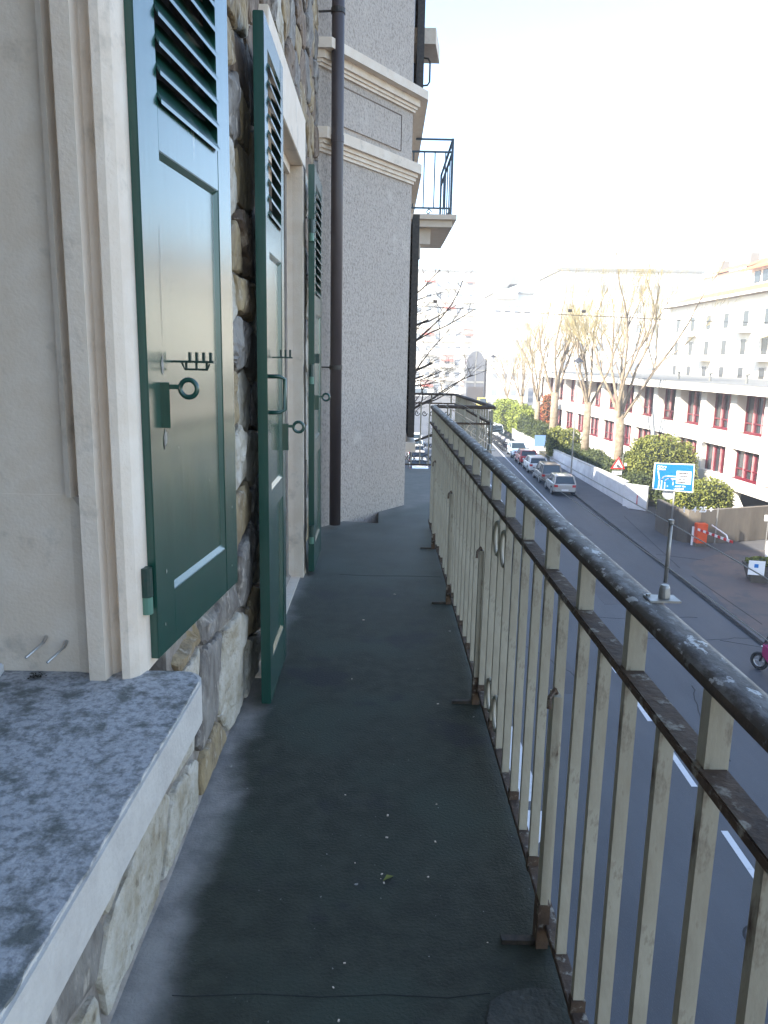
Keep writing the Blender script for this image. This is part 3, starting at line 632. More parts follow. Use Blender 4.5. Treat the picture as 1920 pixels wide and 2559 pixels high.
# --- clothes line rods on the handrail
def rod(y,label,h):
    t=thing('clothesline_post',label,'post',(.458,y,TZ+.012),0,'clothesline posts clamped on the handrail')
    MB().box(-.028,.022,-.018,.018,0.001,.0045).build('base_plate','galv',t,bevel=.001)
    MB().lathe([(.0092,.005),(.0092,.008),(.0080,.022),(.006,.026)],14).build('socket','galv',t,smooth=False)
    MB().tube([(0,0,.03),(0,0,h)],.0031,10).build('rod','galv',t,smooth=True); MB().tube([(0,0,h-.003),(0,0,h+.004)],.0044,10).build('cap','galv',t)
    MB().lathe([(.004,.0046),(.004,.008)],6,(-.022,.010,0)).build('bolt','galv',t)
    return t
rod(1.175,'nearest grey metal clothesline post bolted on the handrail',.128); rod(3.20,'distant grey metal clothesline post farther along the handrail',.128)
for (z_,lb) in ((1.155,'upper thin wire stretched along the outside of the handrail'),(1.085,'lower thin wire stretched along the outside of the handrail')):
    tag(MB().tube([(.455,.2,z_),(.458,1.175,z_),(.453,2.3,z_-.006),(.455,3.2,z_),(.455,6.4,z_)],.0009,5).build('clothesline_wire','sign_back'),lb,'wire')
# ============================================================ STREET : walls, signs, barrier
def frame(a,b): # angle of a direction in plan
    return math.atan2(b.y-a.y,b.x-a.x)
pvz=GZ+.11
lw=thing('low_white_wall','nearer low white garden wall beside the pavement, with a red poster on its end','wall',(17.4,53.6,GZ))
def ch(par,mb,name,m,**k):
    o=mb.build(name,m,par,**k); o.matrix_parent_inverse=Matrix.Identity(4)
    mwm=Matrix.LocRotScale(par.location,par.rotation_euler,None); o.matrix_local=mwm.inverted(); return o
w1=MB(); w1.add([(17.40,53.6,GZ),(17.62,53.7,GZ),(17.62,78,GZ),(17.40,78,GZ),(17.40,53.6,GZ+1.78),(17.62,53.7,GZ+1.78),(17.62,78,GZ+1.32),(17.40,78,GZ+1.32)],[(3,2,1,0),(4,5,6,7),(0,1,5,4),(1,2,6,5),(2,3,7,6),(3,0,4,7)])
ch(lw,w1,'wall_run','wall_white'); 
a,b=oz(1557,1268,GZ),oz(1617,1277,GZ); w2=MB().bar(a+Vector((.02,.06,.86)),b+Vector((0,.06,.86)),.2,1.72); ch(lw,w2,'wall_end','wall_white')
ch(lw,MB().bar(Vector((17.51,53.6,GZ+1.80)),Vector((17.51,78,GZ+1.34)),.30,.05),'coping','sign_back')
pa=oy(1594,1248,52.55); ch(lw,MB().box(pa.x-.10,pa.x+.10,pa.y-.10,pa.y-.06,pa.z-.38,pa.z+.30),'poster','sign_red'); ch(lw,MB().box(pa.x-.05,pa.x+.06,pa.y-.11,pa.y-.10,pa.z-.1,pa.z+.12),'poster_print','sign_white')
lw2=thing('low_white_wall','short low white garden wall farther on, beyond the gateway gap','wall',(17.4,84,GZ))
ch(lw2,MB().box(17.35,17.57,84,101,GZ,GZ+1.25),'wall_run','wall_white'); ch(lw2,MB().box(17.57,20.2,84,84.22,GZ,GZ+1.22),'wall_return','wall_white'); ch(lw2,MB().box(17.3,17.62,83.95,101,GZ+1.251,GZ+1.30),'coping','sign_back')
gp=MB().prism([(17.6,78),(21,78),(21,84),(17.6,84)],GZ+.112,GZ+.118); struct('gateway_path',gp,'pavement')
tag(MB().box(17.40,17.75,78.0,78.35,GZ+.1,GZ+1.62).build('gate_post','concrete'),'squat concrete gate post at the far end of the nearer low white wall','post')
# triangular warning sign
p=oy(1545,1160,56.5)
ts=thing('warning_sign','triangular red and white warning sign with a small plate, standing behind the low wall','sign',(oy(1556,1160,56.5).x,56.5,GZ))
MB().tube([(0,0,0),(0,0,p.z-GZ+.75)],.035,8).build('pole','galv',ts)
c=Vector((p.x-ts.location.x,-.06,p.z-GZ)); r_=.62
def tri(r,y0,y1): 
    pts=[(c.x+r*math.sin(t),c.z-.05+r*math.cos(t)) for t in (0,2*math.pi/3,-2*math.pi/3)]
    v=[(x,y,z) for y in (y0,y1) for x,z in pts]; return MB().add(v,[(0,1,2),(5,4,3),(0,3,4,1),(1,4,5,2),(2,5,3,0)])
tri(r_,-.03,0).build('red_triangle','sign_red',ts); tri(r_*.66,-.035,-.031).build('white_triangle','sign_white',ts)
MB().box(c.x-.13,c.x+.02,-.105,-.10,c.z-.2,c.z+.0).box(c.x-.0,c.x+.12,-.105,-.10,c.z-.2,c.z-.09).build('pictogram','sign_text',ts)
MB().box(c.x-.42,c.x+.28,-.09,-.06,c.z-.78,c.z-.50).build('plate','sign_white',ts); MB().bar((0,0,c.z-.05),(c.x,-.03,c.z-.05),.03).bar((0,0,c.z+.55),(c.x,-.03,c.z+.4),.03).build('arm','galv',ts)
MB().box(.14,.30,-.05,.02,c.z-.12,c.z+.10).build('lamp_box','sign_white',ts)
text('ECOLE',.2,'sign_text',ts,(c.x-.38,-.095,c.z-.71),(R(90),0,0))
# direction sign
base=oz(1674,1352,pvz); SY=base.y
ds=thing('direction_sign','large blue lane direction sign on a grey pole in front of the bush','sign',(base.x,SY,pvz))
def dl(u,v,d=0): q=oy(u,v,SY-.1); return (q.x-base.x,-.1-d,q.z-pvz)
TL,TR,BR,BL=[Vector(dl(*q)) for q in ((1636.5,1156.5),(1737,1160),(1732,1231.5),(1631,1222.5))]
def sp(s,t,d=0): 
    q=(TL*(1-s)+TR*s)*(1-t)+(BL*(1-s)+BR*s)*t; q.y-=d; return q
def quad(s0,s1,t0,t1,d,th=.004,mb=None):
    P=[sp(s0,t0,d),sp(s1,t0,d),sp(s1,t1,d),sp(s0,t1,d)]; Q=[p+Vector((0,th,0)) for p in P]
    return (mb or MB()).add(P+Q,[(0,1,2,3),(7,6,5,4),(0,4,5,1),(1,5,6,2),(2,6,7,3),(3,7,4,0)])
quad(0,1,0,1,.0,.05).build('panel_border','sign_white',ds); quad(.025,.975,.035,.965,.004).build('blue_panel','sign_blue',ds)
def line(pts,w=.035):
    mb=MB()
    P=[sp(s,t,.009) for s,t in pts]
    for a,b in zip(P,P[1:]): 
        d=(b-a).normalized(); mb.bar(a-d*w*.3,b+d*w*.3,w,.004,up=(0,1,0))
    return mb
arc=lambda cx_,cy_,rx,ry,a0,a1,n=7:[(cx_+rx*math.cos(R(a0+(a1-a0)*i/n)),cy_-ry*math.sin(R(a0+(a1-a0)*i/n))) for i in range(n+1)]
line([(.14,.95),(.15,.62),(.10,.30)],.07).build('lane_arrow','sign_white',ds)
line([(.21,.95)]+[(.21,.60)]+arc(.33,.62,.12,.15,180,90)+[(.56,.47)],.06).build('lane_arrow','sign_white',ds)
line([(.29,.95),(.29,.66)]+arc(.39,.68,.10,.12,180,90)+[(.56,.56)],.05).build('lane_arrow','sign_white',ds)
line([(.385,.56)]+arc(.39,.68,.10,.12,90,0)+[(.49,.78)],.05).build('lane_arrow','sign_white',ds)
quad(.56,.93,.26,.72,.010).build('white_panel','sign_white',ds)
rot=(R(90),0,0)
for tx,s_,t_,sz,m in (('Chênes',.07,.17,.17,'sign_white'),('Nations',.07,.26,.15,'sign_white'),('Charmilles',.585,.37,.135,'sign_text'),('P Jonction',.585,.47,.135,'sign_text'),('Pont des',.585,.58,.135,'sign_text'),('Roulants',.585,.69,.135,'sign_text'),('ARRET 10m',.54,.85,.12,'sign_white'),('P',.345,.87,.11,'sign_white'),('LAUSANNE',.52,.945,.11,'sign_white')):
    q=sp(s_,t_,.016); text(tx,sz,m,ds,q,rot)
MB().tube([(0,0,0),(0,0,sp(0,1).z+1.0)],.05,10).build('pole','galv',ds,smooth=True)
q=dl(1674,1234); MB().lathe([(.36,-.0),(.36,.02)],24,(0,0,0)).build('round_sign_back','sign_back',ds); o=ds.children[-1]
for o in ds.children:
    if o.name.startswith('round_sign_back'): o.location=(q[0],.06,q[2]); o.rotation_euler=(R(90),0,0)
# garage ramp wall with its clearance lettering
rw=thing('ramp_wall','grey brown stained concrete wall of the garage ramp with white lettering along its top','wall',(17,42,GZ))
cp=[oz(u,v,GZ) for u,v in ((1676,1350),(1690,1356),(1715,1361),(1745,1362),(1790,1358))]; cp=[Vector((cp[0].x-.1,cp[0].y+2.4,GZ)),Vector((cp[0].x-.12,cp[0].y+.8,GZ))]+cp+[Vector((21.5,43.4,GZ)),Vector((25,44.8,GZ)),Vector((30,46.6,GZ))]
mb=MB()
for a,b in zip(cp,cp[1:]):
    d=(b-a).normalized(); n_=Vector((-d.y,d.x,0))*.25; h=Vector((0,0,1.98))
    mb.add([a,b,b+n_,a+n_,a+h,b+h,b+n_+h,a+n_+h],[(3,2,1,0),(4,5,6,7),(0,1,5,4),(1,2,6,5),(2,3,7,6),(3,0,4,7)])
ch(rw,mb,'concrete_run','concrete')
for i,(u,tx) in enumerate(((1704,'I'),(1728,'4'),(1744,'25'),(1768,'+'))):
    q=oy(u,1278,41.55+.0); q.y=min(q.y,41.6); o=text(tx,.42,'sign_white',rw,(0,0,0),(R(90),0,R(2))); o.location=(q.x-17,q.y-42-.18,q.z-GZ)
ch(rw,MB().bar((18.9,41.95,GZ+2.2),(18.9,41.95,GZ+.1),.06),'conduit','galv'); 
# barrier
b0=oz(1748,1364,pvz)
br=thing('parking_barrier','orange car park barrier cabinet with a red and white striped boom','barrier',(b0.x,b0.y,pvz))
MB().box(-.30,.30,-.22,.22,.18,1.28).build('cabinet','orange_paint',br,bevel=.03); MB().box(-.34,.34,-.26,.26,0,.18).build('plinth','concrete',br)
e=oz(1832,1351,pvz+1.0)-b0; a=Vector((-.3,-.30,1.0)); e.z=.92
for k in range(12):
    p,q=a.lerp(e,k/12),a.lerp(e,(k+1)/12); MB().bar(p,q,.035,.13).build('boom_red_band' if k%2 else 'boom_white_band','sign_red' if k%2 else 'sign_white',br)
a2=a+Vector((.9,.35,.18)); e2=a.lerp(e,.85)+Vector((.1,.35,.18)); MB().bar(a2,e2,.05).bar(e2,e2+Vector((0,-.3,-.3)),.05).build('folding_rail','sign_white',br)
w=oz(1729,1362,pvz); tag(MB().tube([w,w+Vector((0,0,1.05))],.07,10).build('white_bollard','sign_white'),'white round bollard just left of the orange barrier','bollard')
# planter and signs at the right edge
p=oz(1898,1452,pvz)
pt=thing('planter','tapered concrete planter with clipped greenery and a white notice at the right edge','planter',(p.x,p.y,pvz),R(-12))
MB().add([(-.45,-.4,0),(.9,-.4,0),(.9,.5,0),(-.45,.5,0),(-.68,-.6,.78),(1.3,-.6,.78),(1.3,.7,.78),(-.68,.7,.78)],[(3,2,1,0),(4,5,6,7),(0,1,5,4),(1,2,6,5),(2,3,7,6),(3,0,4,7)]).build('tub','concrete',pt)
MB().box(-.72,-.02,-.70,-.67,.45,1.12).build('notice','sign_white',pt); MB().box(-.48,-.3,-.705,-.70,.80,.97).build('notice_emblem','sign_blue',pt)
p2=oz(1912,1374,pvz)
sg=thing('small_sign_post','thin post with a blue and a white plate at the right edge of the plaza','sign',(p2.x,p2.y,pvz))
MB().tube([(0,0,0),(0,0,2.7)],.035,8).build('pole','galv',sg); MB().box(-.05,.75,-.05,-.02,2.05,2.75).build('blue_plate','sign_blue',sg); MB().box(-.25,.6,-.06,-.03,1.62,1.95).build('white_plate','sign_white',sg)
p2=oz(1919,1395,pvz); tag(MB().box(-.12,.12,-.1,.1,0,.9,0,(p2.x,p2.y)).build('meter_box','sign_white'),'white box post at the far right edge beyond the planter','post').location.z=pvz
p2=oz(1318,1096,GZ+.1)
ps=thing('parking_sign','small white parking sign on a pole by the low wall, near the motorcycles','sign',(p2.x,p2.y,pvz)); MB().tube([(0,0,0),(0,0,2.2)],.04,8).build('pole','galv',ps); MB().box(-.38,.38,-.05,-.02,1.15,2.4).build('plate','sign_white',ps); text('P',.7,'sign_text',ps,(-.22,-.06,1.45),rot)
p2=oz(1357,1112,GZ+.1); ib=thing('notice_board','blue notice board on the gateway wall among dark hedges','sign',(p2.x,82.5,pvz)); MB().box(-.7,.65,-.05,0,.9,2.1).build('board','sign_lightblue' if 0 else 'sign_blue',ib); MB().box(-.72,-.66,-.03,.03,0,2.1).box(.62,.68,-.03,.03,0,2.1).build('leg','galv',ib)
ib.location.x=(1357-953)/1922*82.5
MM['sb2']=pm('board_blue',(.16,.27,.48),rough=.5); ib.children[0].data.materials[0]=MM['board_blue']
# street lamps
def lamp(u,v,Y,label,wdt):
    q=oy(u,v,Y); t=thing('street_lamp',label,'street lamp',(q.x,Y,GZ),0,'cone shaded street lamps')
    h=q.z-GZ
    MB().tube([(0,0,0),(0,0,h)],[.07,.04],8).build('pole','galv',t); MB().lathe([(wdt,h),(wdt*.9,h+.06),(.08,h+wdt*.75),(.04,h+wdt*.8)],20).build('shade','roof_slate',t,smooth=False); MB().lathe([(wdt*.35,h-.12),(wdt*.4,h)],12).build('glass','lamp_clear',t)
    MB().tube([(0,0,h-1.6)]+[(.9*math.cos(R(a)) ,0,h-1.6+.5*math.sin(R(a))) for a in range(0,181,20)][:0]+[(.5,0,h-1.2),(1.0,0,h-1.1),(1.3,0,h-1.25)],.03,6).build('arm','galv',t)
pm('roof_slate',(.03,.032,.04),rough=.6)
lamp(1446,905,62,'nearer street lamp with a dark conical shade in front of the bare trees',.45); lamp(1233,893,108,'farther street lamp with a dark conical shade above the street',.45)
sw_=thing('span_wire','thin dark span wire with small insulators hung high across the street','wire',(10,50,4.6))
A_,B_=oy(1025,750,50),oy(1560,793,50); C_=oy(1990,806,56)
def cat(a,b,s,n=14): return [a.lerp(b,i/n)-Vector((0,0,s*4*(i/n)*(1-i/n))) for i in range(n+1)]
ch(sw_,MB().tube(cat(oy(700,735,50),B_,.15)+cat(B_,C_,.1)[1:],.022,5),'wire','iron_dark')
for u_,v_ in ((1088,753),(1425,776),(1459,778)): q=oy(u_,v_,50); ch(sw_,MB().tube([q-Vector((.12,0,0)),q+Vector((.12,0,0))],.09,6),'insulator','iron_dark')
tag(MB().tube(cat(oy(1380,672,90),oy(1640,690,90),.1),.03,5).build('overhead_cable','roof_grey'),'faint grey cable high in front of the pale blocks','wire')
# ============================================================ VEGETATION
def leaves(name,blobs,n,m,parent,size,seed,core=True,sq=3.2):
    rng=np.random.default_rng(seed); V=[];
    vol=np.array([b[3]*b[4]*b[5] for b in blobs])**.667; vol/=vol.sum()
    for b,w in zip(blobs,vol):
        k=int(n*w); d=rng.normal(size=(k,3)); d/=np.linalg.norm(d,axis=1)[:,None]
        lump=np.array([noise.noise(Vector(q*2.6)+Vector((seed,b[0],0))) for q in d])
        sup=1/((np.abs(d)**sq).sum(1))**(1/sq)
        rad=((rng.uniform(.78,1.02,k)+lump*.13)*sup)[:,None]
        p=np.array(b[:3])+d*rad*np.array(b[3:6])
        a=rng.normal(size=(k,3)); a/=np.linalg.norm(a,axis=1)[:,None]; c_=np.cross(a,rng.normal(size=(k,3))); c_/=np.linalg.norm(c_,axis=1)[:,None]
        s_=(size*rng.uniform(.6,1.4,k))[:,None]
        V.append(np.stack([p-a*s_,p+c_*s_*.55,p+a*s_,p-c_*s_*.55],1).reshape(-1,3))
    V=np.concatenate(V); nf=len(V)//4
    me=bpy.data.meshes.new(name); me.vertices.add(len(V)); me.vertices.foreach_set('co',V.ravel()); me.loops.add(len(V)); me.loops.foreach_set('vertex_index',np.arange(len(V))); me.polygons.add(nf); me.polygons.foreach_set('loop_start',np.arange(0,len(V),4)); me.polygons.foreach_set('loop_total',np.full(nf,4)); me.update(); me.materials.append(MM[m])
    o=bpy.data.objects.new(name,me); COL.objects.link(o); o.parent=parent; o['kind']='stuff'
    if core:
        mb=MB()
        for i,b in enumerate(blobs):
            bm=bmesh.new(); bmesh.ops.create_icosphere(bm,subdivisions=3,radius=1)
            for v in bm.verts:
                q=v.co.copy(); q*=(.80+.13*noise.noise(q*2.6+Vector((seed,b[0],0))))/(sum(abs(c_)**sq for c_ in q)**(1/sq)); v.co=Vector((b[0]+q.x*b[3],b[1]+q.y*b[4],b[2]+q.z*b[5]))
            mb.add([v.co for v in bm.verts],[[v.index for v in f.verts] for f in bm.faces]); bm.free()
        mb.build('dark_core','hedge_core',parent)  # solid dark core filling the bush behind its leaves
    return o
def bush(name,label,cat,loc,blobs,n,m,size,seed):
    t=thing(name,label,cat,loc); leaves('foliage',blobs,n,m,t,size,seed); MB().tube([(0,0,0),(0,0,max(.5,blobs[0][2]))],.1,6).build('stem','bark_dark',t); return t
zb=GZ+.3
bush('clipped_bush','large rounded olive green bush behind the blue direction sign','bush',(20.55,55.9,zb),[(0,0,2.3,1.85,1.4,2.25),(-1.15,.6,2.1,1.05,1.1,2.1),(1.3,0,2.1,1.3,1.3,1.9)],17000,'leaf_olive',.085,1)
bush('dark_bush','dark green bush filling the gap between the white wall end and the ramp wall','bush',(19.75,50.6,zb),[(0,0,1.3,1.15,1.1,1.5),(.3,-1.2,1.0,1.0,1.0,1.2)],8000,'leaf_dark',.075,14)
bush('clipped_bush','bright yellow green bush to the right of the blue sign above the ramp wall','bush',(20.6,47.2,zb),[(0,0,1.45,1.2,1.2,1.25),(-1.2,-.3,1.1,1.1,1.1,1.1),(.7,.3,1.2,.9,1,1.1)],9000,'leaf_olive',.075,2)
hb=[(0,i*2.3,.95+.15*math.sin(i*1.7),.85,1.5,1.05+.15*math.sin(i*2.9)) for i in range(9)]
bush('dark_hedge','long dark green hedge growing behind the nearer low white wall','hedge',(18.9,55,zb),hb,20000,'leaf_dark',.085,3)
bush('dark_bush','dark bushy shrub between the long hedge and the large tree trunks','bush',(20.5,58.5,zb),[(0,0,1.5,1.3,1.8,1.5),(0,3,1.4,1.2,1.8,1.3)],6000,'leaf_dark',.09,4)
bush('bright_bush','yellow green sunlit bush in front of the second tree trunk','bush',(18.9,76,zb+.1),[(0,0,1.6,1.0,1.3,1.5),(-1.0,1.5,1.5,1.1,1.3,1.6),(.4,-1.6,.9,1.1,1.3,.9)],6500,'leaf_olive',.10,5)
bush('dark_bush','dark rounded bush just beyond the gateway next to the notice board','bush',(18.8,88,zb),[(0,0,1.3,1.2,1.6,1.5),(-.3,4,1.4,1.1,2.2,1.5),(-.4,8.5,1.4,1.1,2.4,1.5)],8000,'leaf_dark',.10,6)
bush('bright_hedge','bright yellow green hedge lit by the sun farther along the street','hedge',(19,104,zb),[(0,0,1.9,1.7,3,2.1),(-.6,6,2.0,1.7,3.2,2.3),(-.4,12,1.9,1.8,3.2,2.2),(-.2,-4.5,1.7,1.4,2.4,1.9)],11000,'leaf_bright',.13,7)
bush('red_leaved_shrub','small reddish orange shrub between the pollarded trees','shrub',(19.9,92,zb),[(0,0,4.4,.8,.8,1.5),(.3,.4,3.0,.8,.8,1.2)],1800,'leaf_red',.12,8)
bush('planter_greenery','clipped green plants filling the concrete planter','plant',(oz(1898,1452,pvz).x+.3,oz(1898,1452,pvz).y+.05,pvz+.5),[(-.2,0,.42,.75,.5,.16),(.5,0,.42,.6,.5,.18)],2600,'leaf_olive',.05,9)
def tree(name,label,loc,h,seed,spread=1.,trunk=.42,split=.35,nl=5,mt='bark',mtw='twig',depth=4,droop=0,gens=8,lean=(0,0),extra=()):
    rnd=random.Random(seed); t=thing(name,label,'tree',loc,0 if extra else rnd.uniform(0,6),'bare trees along the street'); T=MB(); L=MB(); G=MB()
    hs=h*split; T.tube([(0,0,0),(lean[0]*.3,lean[1]*.3,hs*.5),(lean[0],lean[1],hs)],[trunk*1.25,trunk*.95,trunk*.9],10)
    T.tube([(0,0,-.1),(0,0,.5)],[trunk*1.7,trunk*1.2],10)
    def grow(p,d,l,r,lev):
        pts=[p]; k=4; dd=d.copy()
        for i in range(k):
            dd=(dd+Vector((rnd.uniform(-.22,.22),rnd.uniform(-.22,.22),rnd.uniform(-.04,.16)-droop*(.25 if lev>1 else 0)))).normalized(); pts.append(pts[-1]+dd*l/k)
        mb=L if lev<=1 else G
        mb.tube(pts,[r*(1-.13*i) for i in range(k+1)],6 if lev<2 else 4 if lev<3 else 3,cap=False)
        if lev>=depth: return
        m=rnd.randint(3,gens-1 if lev>=1 else 5)
        for j in range(m):
            s_=rnd.uniform(.35,1.); i=min(k-1,int(s_*k)); q=pts[i].lerp(pts[i+1],s_*k-i)
            a=rnd.uniform(0,2*math.pi); side=Vector((math.cos(a),math.sin(a),rnd.uniform(-.1,.5)-droop)).normalized()
            nd=(dd*rnd.uniform(.7,1.2)+side*rnd.uniform(.4,.8)*spread).normalized()
            grow(q,nd,l*rnd.uniform(.38,.66),r*.40,lev+1)
    for j in range(nl):
        a=2*math.pi*j/nl+rnd.uniform(-.3,.3); sp_=rnd.uniform(.22,.58)*spread
        grow(Vector((lean[0],lean[1],hs*rnd.uniform(.82,1))),Vector((math.cos(a)*sp_,math.sin(a)*sp_,1)).normalized(),(h-hs)*rnd.uniform(.6,.9),trunk*.36,0)
    for (hz_,dx,dy,dz,l_) in extra: grow(Vector((0,0,hz_)),Vector((dx,dy,dz)).normalized(),l_,trunk*.38,1)
    T.build('trunk',mt,t,smooth=True); L.build('limbs',mt,t,smooth=True); o=G.build('crown',mtw,t); o['kind']='stuff'; return t
tg=GZ+.35
tree('bare_tree','nearest tall bare tree, with the thickest pale trunk, in front of the red windows',(19.6,62.5,tg),16.2,11,.8,.38,.36,7,lean=(.2,.2))
tree('bare_tree','second tall bare tree, just left of the nearest one',(18.9,70.5,tg),16.0,12,.8,.36,.38,6)
tree('bare_tree','third bare tree with one thick straight trunk',(18.2,81,tg),15.5,13,.65,.42,.42,6)
tree('bare_tree','pollarded bare tree behind the bright hedge',(18.9,93,tg),13.0,14,.8,.34,.40,6)
tree('bare_tree','slim bare tree behind the bright hedge, farther away',(18.9,104,tg),12.5,15,.9,.3,.40,6)
tree('bare_tree','most distant bare tree at the far end of the row',(19.2,118,tg),12.5,16,.9,.26,.35,6)
tree('dark_branched_tree','dark bare tree whose branches reach past the bay beyond the far balcony',(-1.9,30,GZ),13,21,1.4,.20,.62,6,'bark_dark','bark_dark',4,.16,7,(0,0),((6,1,.1,.1,4.5),(7,1,-.3,.3,4.6),(8,1,.3,.3,4.6),(9,1,0,.35,4.4),(10,1,.2,.35,4.0),(8.5,1,.6,.0,4.5),(11,1,-.2,.3,3.4)))
# ============================================================ RED WINDOWED BUILDING
rb=thing('red_window_building','long low white building with red framed windows and a flat overhanging roof','building',(24.4,48,GZ),R(3.66))
def RBx(mb,name,m,p=None,**k): return mb.build(name,m,p or rb,**k)
y0,y1=-22,56
RBx(MB().box(-.95,14,y0,y1,8.12,8.66),'roof_fascia','facade_white'); RBx(MB().box(-.95,14,y0,y1,8.661,8.72),'roof_edge','roof_grey')
RBx(MB().box(0,.95,y0,y1,4.4,5.45),'floor_band','facade_white'); RBx(MB().box(0,.95,y0,5.0,1.6,2.4),'floor_band','facade_white'); RBx(MB().box(0,.95,5.0,y1,-.3,2.4),'base_wall','facade_white')
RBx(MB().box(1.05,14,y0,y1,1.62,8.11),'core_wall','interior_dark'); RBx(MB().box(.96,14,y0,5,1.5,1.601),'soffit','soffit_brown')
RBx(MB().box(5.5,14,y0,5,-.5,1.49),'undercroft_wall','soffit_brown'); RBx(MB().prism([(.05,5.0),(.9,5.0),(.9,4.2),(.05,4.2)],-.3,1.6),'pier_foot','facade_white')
o=MB().add([(.02,5,1.6),(.02,5,-1),(.02,1.2,-1),(.02,4.3,1.6),(.5,5,1.6),(.5,5,-1),(.5,1.2,-1),(.5,4.3,1.6)],[(0,1,2,3),(7,6,5,4),(0,4,5,1),(1,5,6,2),(2,6,7,3),(3,7,4,0)]); RBx(o,'slanted_wing_wall','facade_white')
def win(k,za,zb_,xr,tall=False):
    ya=.95+4.3*k; yb=ya+3.42
    wf=MB(); 
    for (a,b,c,d) in ((ya,yb,za,za+.10),(ya,yb,zb_-.10,zb_),(ya,ya+.10,za,zb_),(yb-.10,yb,za,zb_)): wf.box(xr-.05,xr+.06,a,b,c,d)
    for f_ in (.30,.62): wf.box(xr-.05,xr+.05,ya+3.42*f_-.06,ya+3.42*f_+.06,za+.1,zb_-.1)
    wf.box(xr-.05,xr+.05,ya+.1,yb-.1,za+.62,za+.70)
    w=wf.build('window','red_frame',rb)
    MB().box(xr+.06,xr+.09,ya,yb,za,zb_).build('pane','window_glass',w)
    for f_ in (.385,.70,.16)[:2+(k%2)]: MB().box(xr-.06,xr+.04,ya+3.42*f_-.045,ya+3.42*f_+.045,za+.1,zb_-.1).build('mullion','lit_pink_frame',w)  # pink posts: sunlit tone of the red frame put into the colour
    MB().box(xr-.35,xr+.05,ya,yb,za-.045,za-.001).build('sill','red_frame',w)
for k in range(-5,13):
    yp=.95+4.3*k-.86
    RBx(MB().box(.0,.95,yp,yp+.84,5.45,8.12),'pier','facade_white'); RBx(MB().box(.004,.60,yp,yp+.84,2.4,4.4),'pier','facade_white')
    win(k,5.5,8.0,.72); win(k,2.43 if k!=1 else .9,4.37,.42)
for k,yy in enumerate((3.2,7.1,12.5,18)): RBx(MB().tube([(2,yy,8.68),(2,yy,9.3)],.10,8).tube([(2,yy,9.28),(2,yy,9.4)],.2,8),'roof_vent','roof_grey')
RBx(MB().box(.2,3.6,-4,-1,8.68,9.7),'roof_hatch','roof_grey')
# ============================================================ APARTMENT BLOCK BEHIND
ab=thing('tall_apartment_block','tall white apartment block with an orange tiled roof rising behind the low building','building',(40,80,GZ))
def AB(mb,name,m,p=None): return mb.build(name,m,p or ab)
AB(MB().box(0,14,-16,30,0,17.6),'wall','facade_far')
AB(MB().box(-.9,.0,-16,31,17.45,17.62),'eave_soffit','soffit_brown'); AB(MB().box(-1.0,-.9,-16,31,17.5,17.78),'gutter','facade_white')
AB(MB().add([(-.9,-16,17.7),(-.9,31,17.7),(2.4,29,19.0),(2.4,-16,19.0)],[(0,1,2,3)]).add([(-.9,31,17.7),(12,31,17.7),(10,29,19.0),(2.4,29,19.0)],[(0,1,2,3)]),'lower_roof','tile_orange')
AB(MB().box(2.5,11,-16,12,18.6,20.8),'attic_wall','facade_far'); AB(MB().add([(1.6,-16,20.8),(1.6,13,20.8),(4.5,13,22.2),(4.5,-16,22.2)],[(0,1,2,3)]).box(1.6,1.75,-16,13,20.65,20.85),'attic_roof','tile_orange')
AB(MB().box(3.0,11,12.2,27,19,21.3),'penthouse','facade_far'); AB(MB().add([(2.4,12,21.3),(2.4,28,21.3),(5.5,26,22.6),(5.5,12,22.6)],[(0,1,2,3)]),'penthouse_roof','tile_orange')
for k in range(14): AB(MB().box(2.44,2.49,-15.5+k*1.95,-14.1+k*1.95,19.2,20.5),'attic_window','window_glass')
for fl_ in range(5):
    for k in range(9):
        zz=2.0+fl_*3.05; yy=-13.5+k*4.9
        w=MB().box(-.05,-.003,yy,yy+1.35,zz,zz+1.7).build('window','window_glass',ab); MB().box(-.09,-.051,yy-.06,yy,zz-.05,zz+1.75).box(-.09,-.051,yy+1.35,yy+1.41,zz-.05,zz+1.75).box(-.09,-.051,yy-.001,yy+1.351,zz+1.65,zz+1.75).build('frame','facade_white',w)
        if (k+fl_*2)%3==0:
            bb=MB().box(-1.3,0,yy-1.0,yy+2.0,zz-.75,zz-.58).build('balcony_slab','facade_white',ab); MB().box(-1.3,-1.24,yy-1.0,yy+2.0,zz-.58,zz+.35).build('parapet','facade_far',bb)
            if (k*fl_)%2: MB().add([(-1.5,yy-.9,zz+1.5),(0,yy-.9,zz+2.0),(0,yy+1.9,zz+2.0),(-1.5,yy+1.9,zz+1.5)],[(0,1,2,3)]).build('awning','awning',bb)
for k,yy in enumerate((4,16,24)): AB(MB().box(4,5,yy,yy+1,21,23.2),'chimney','roof_grey')
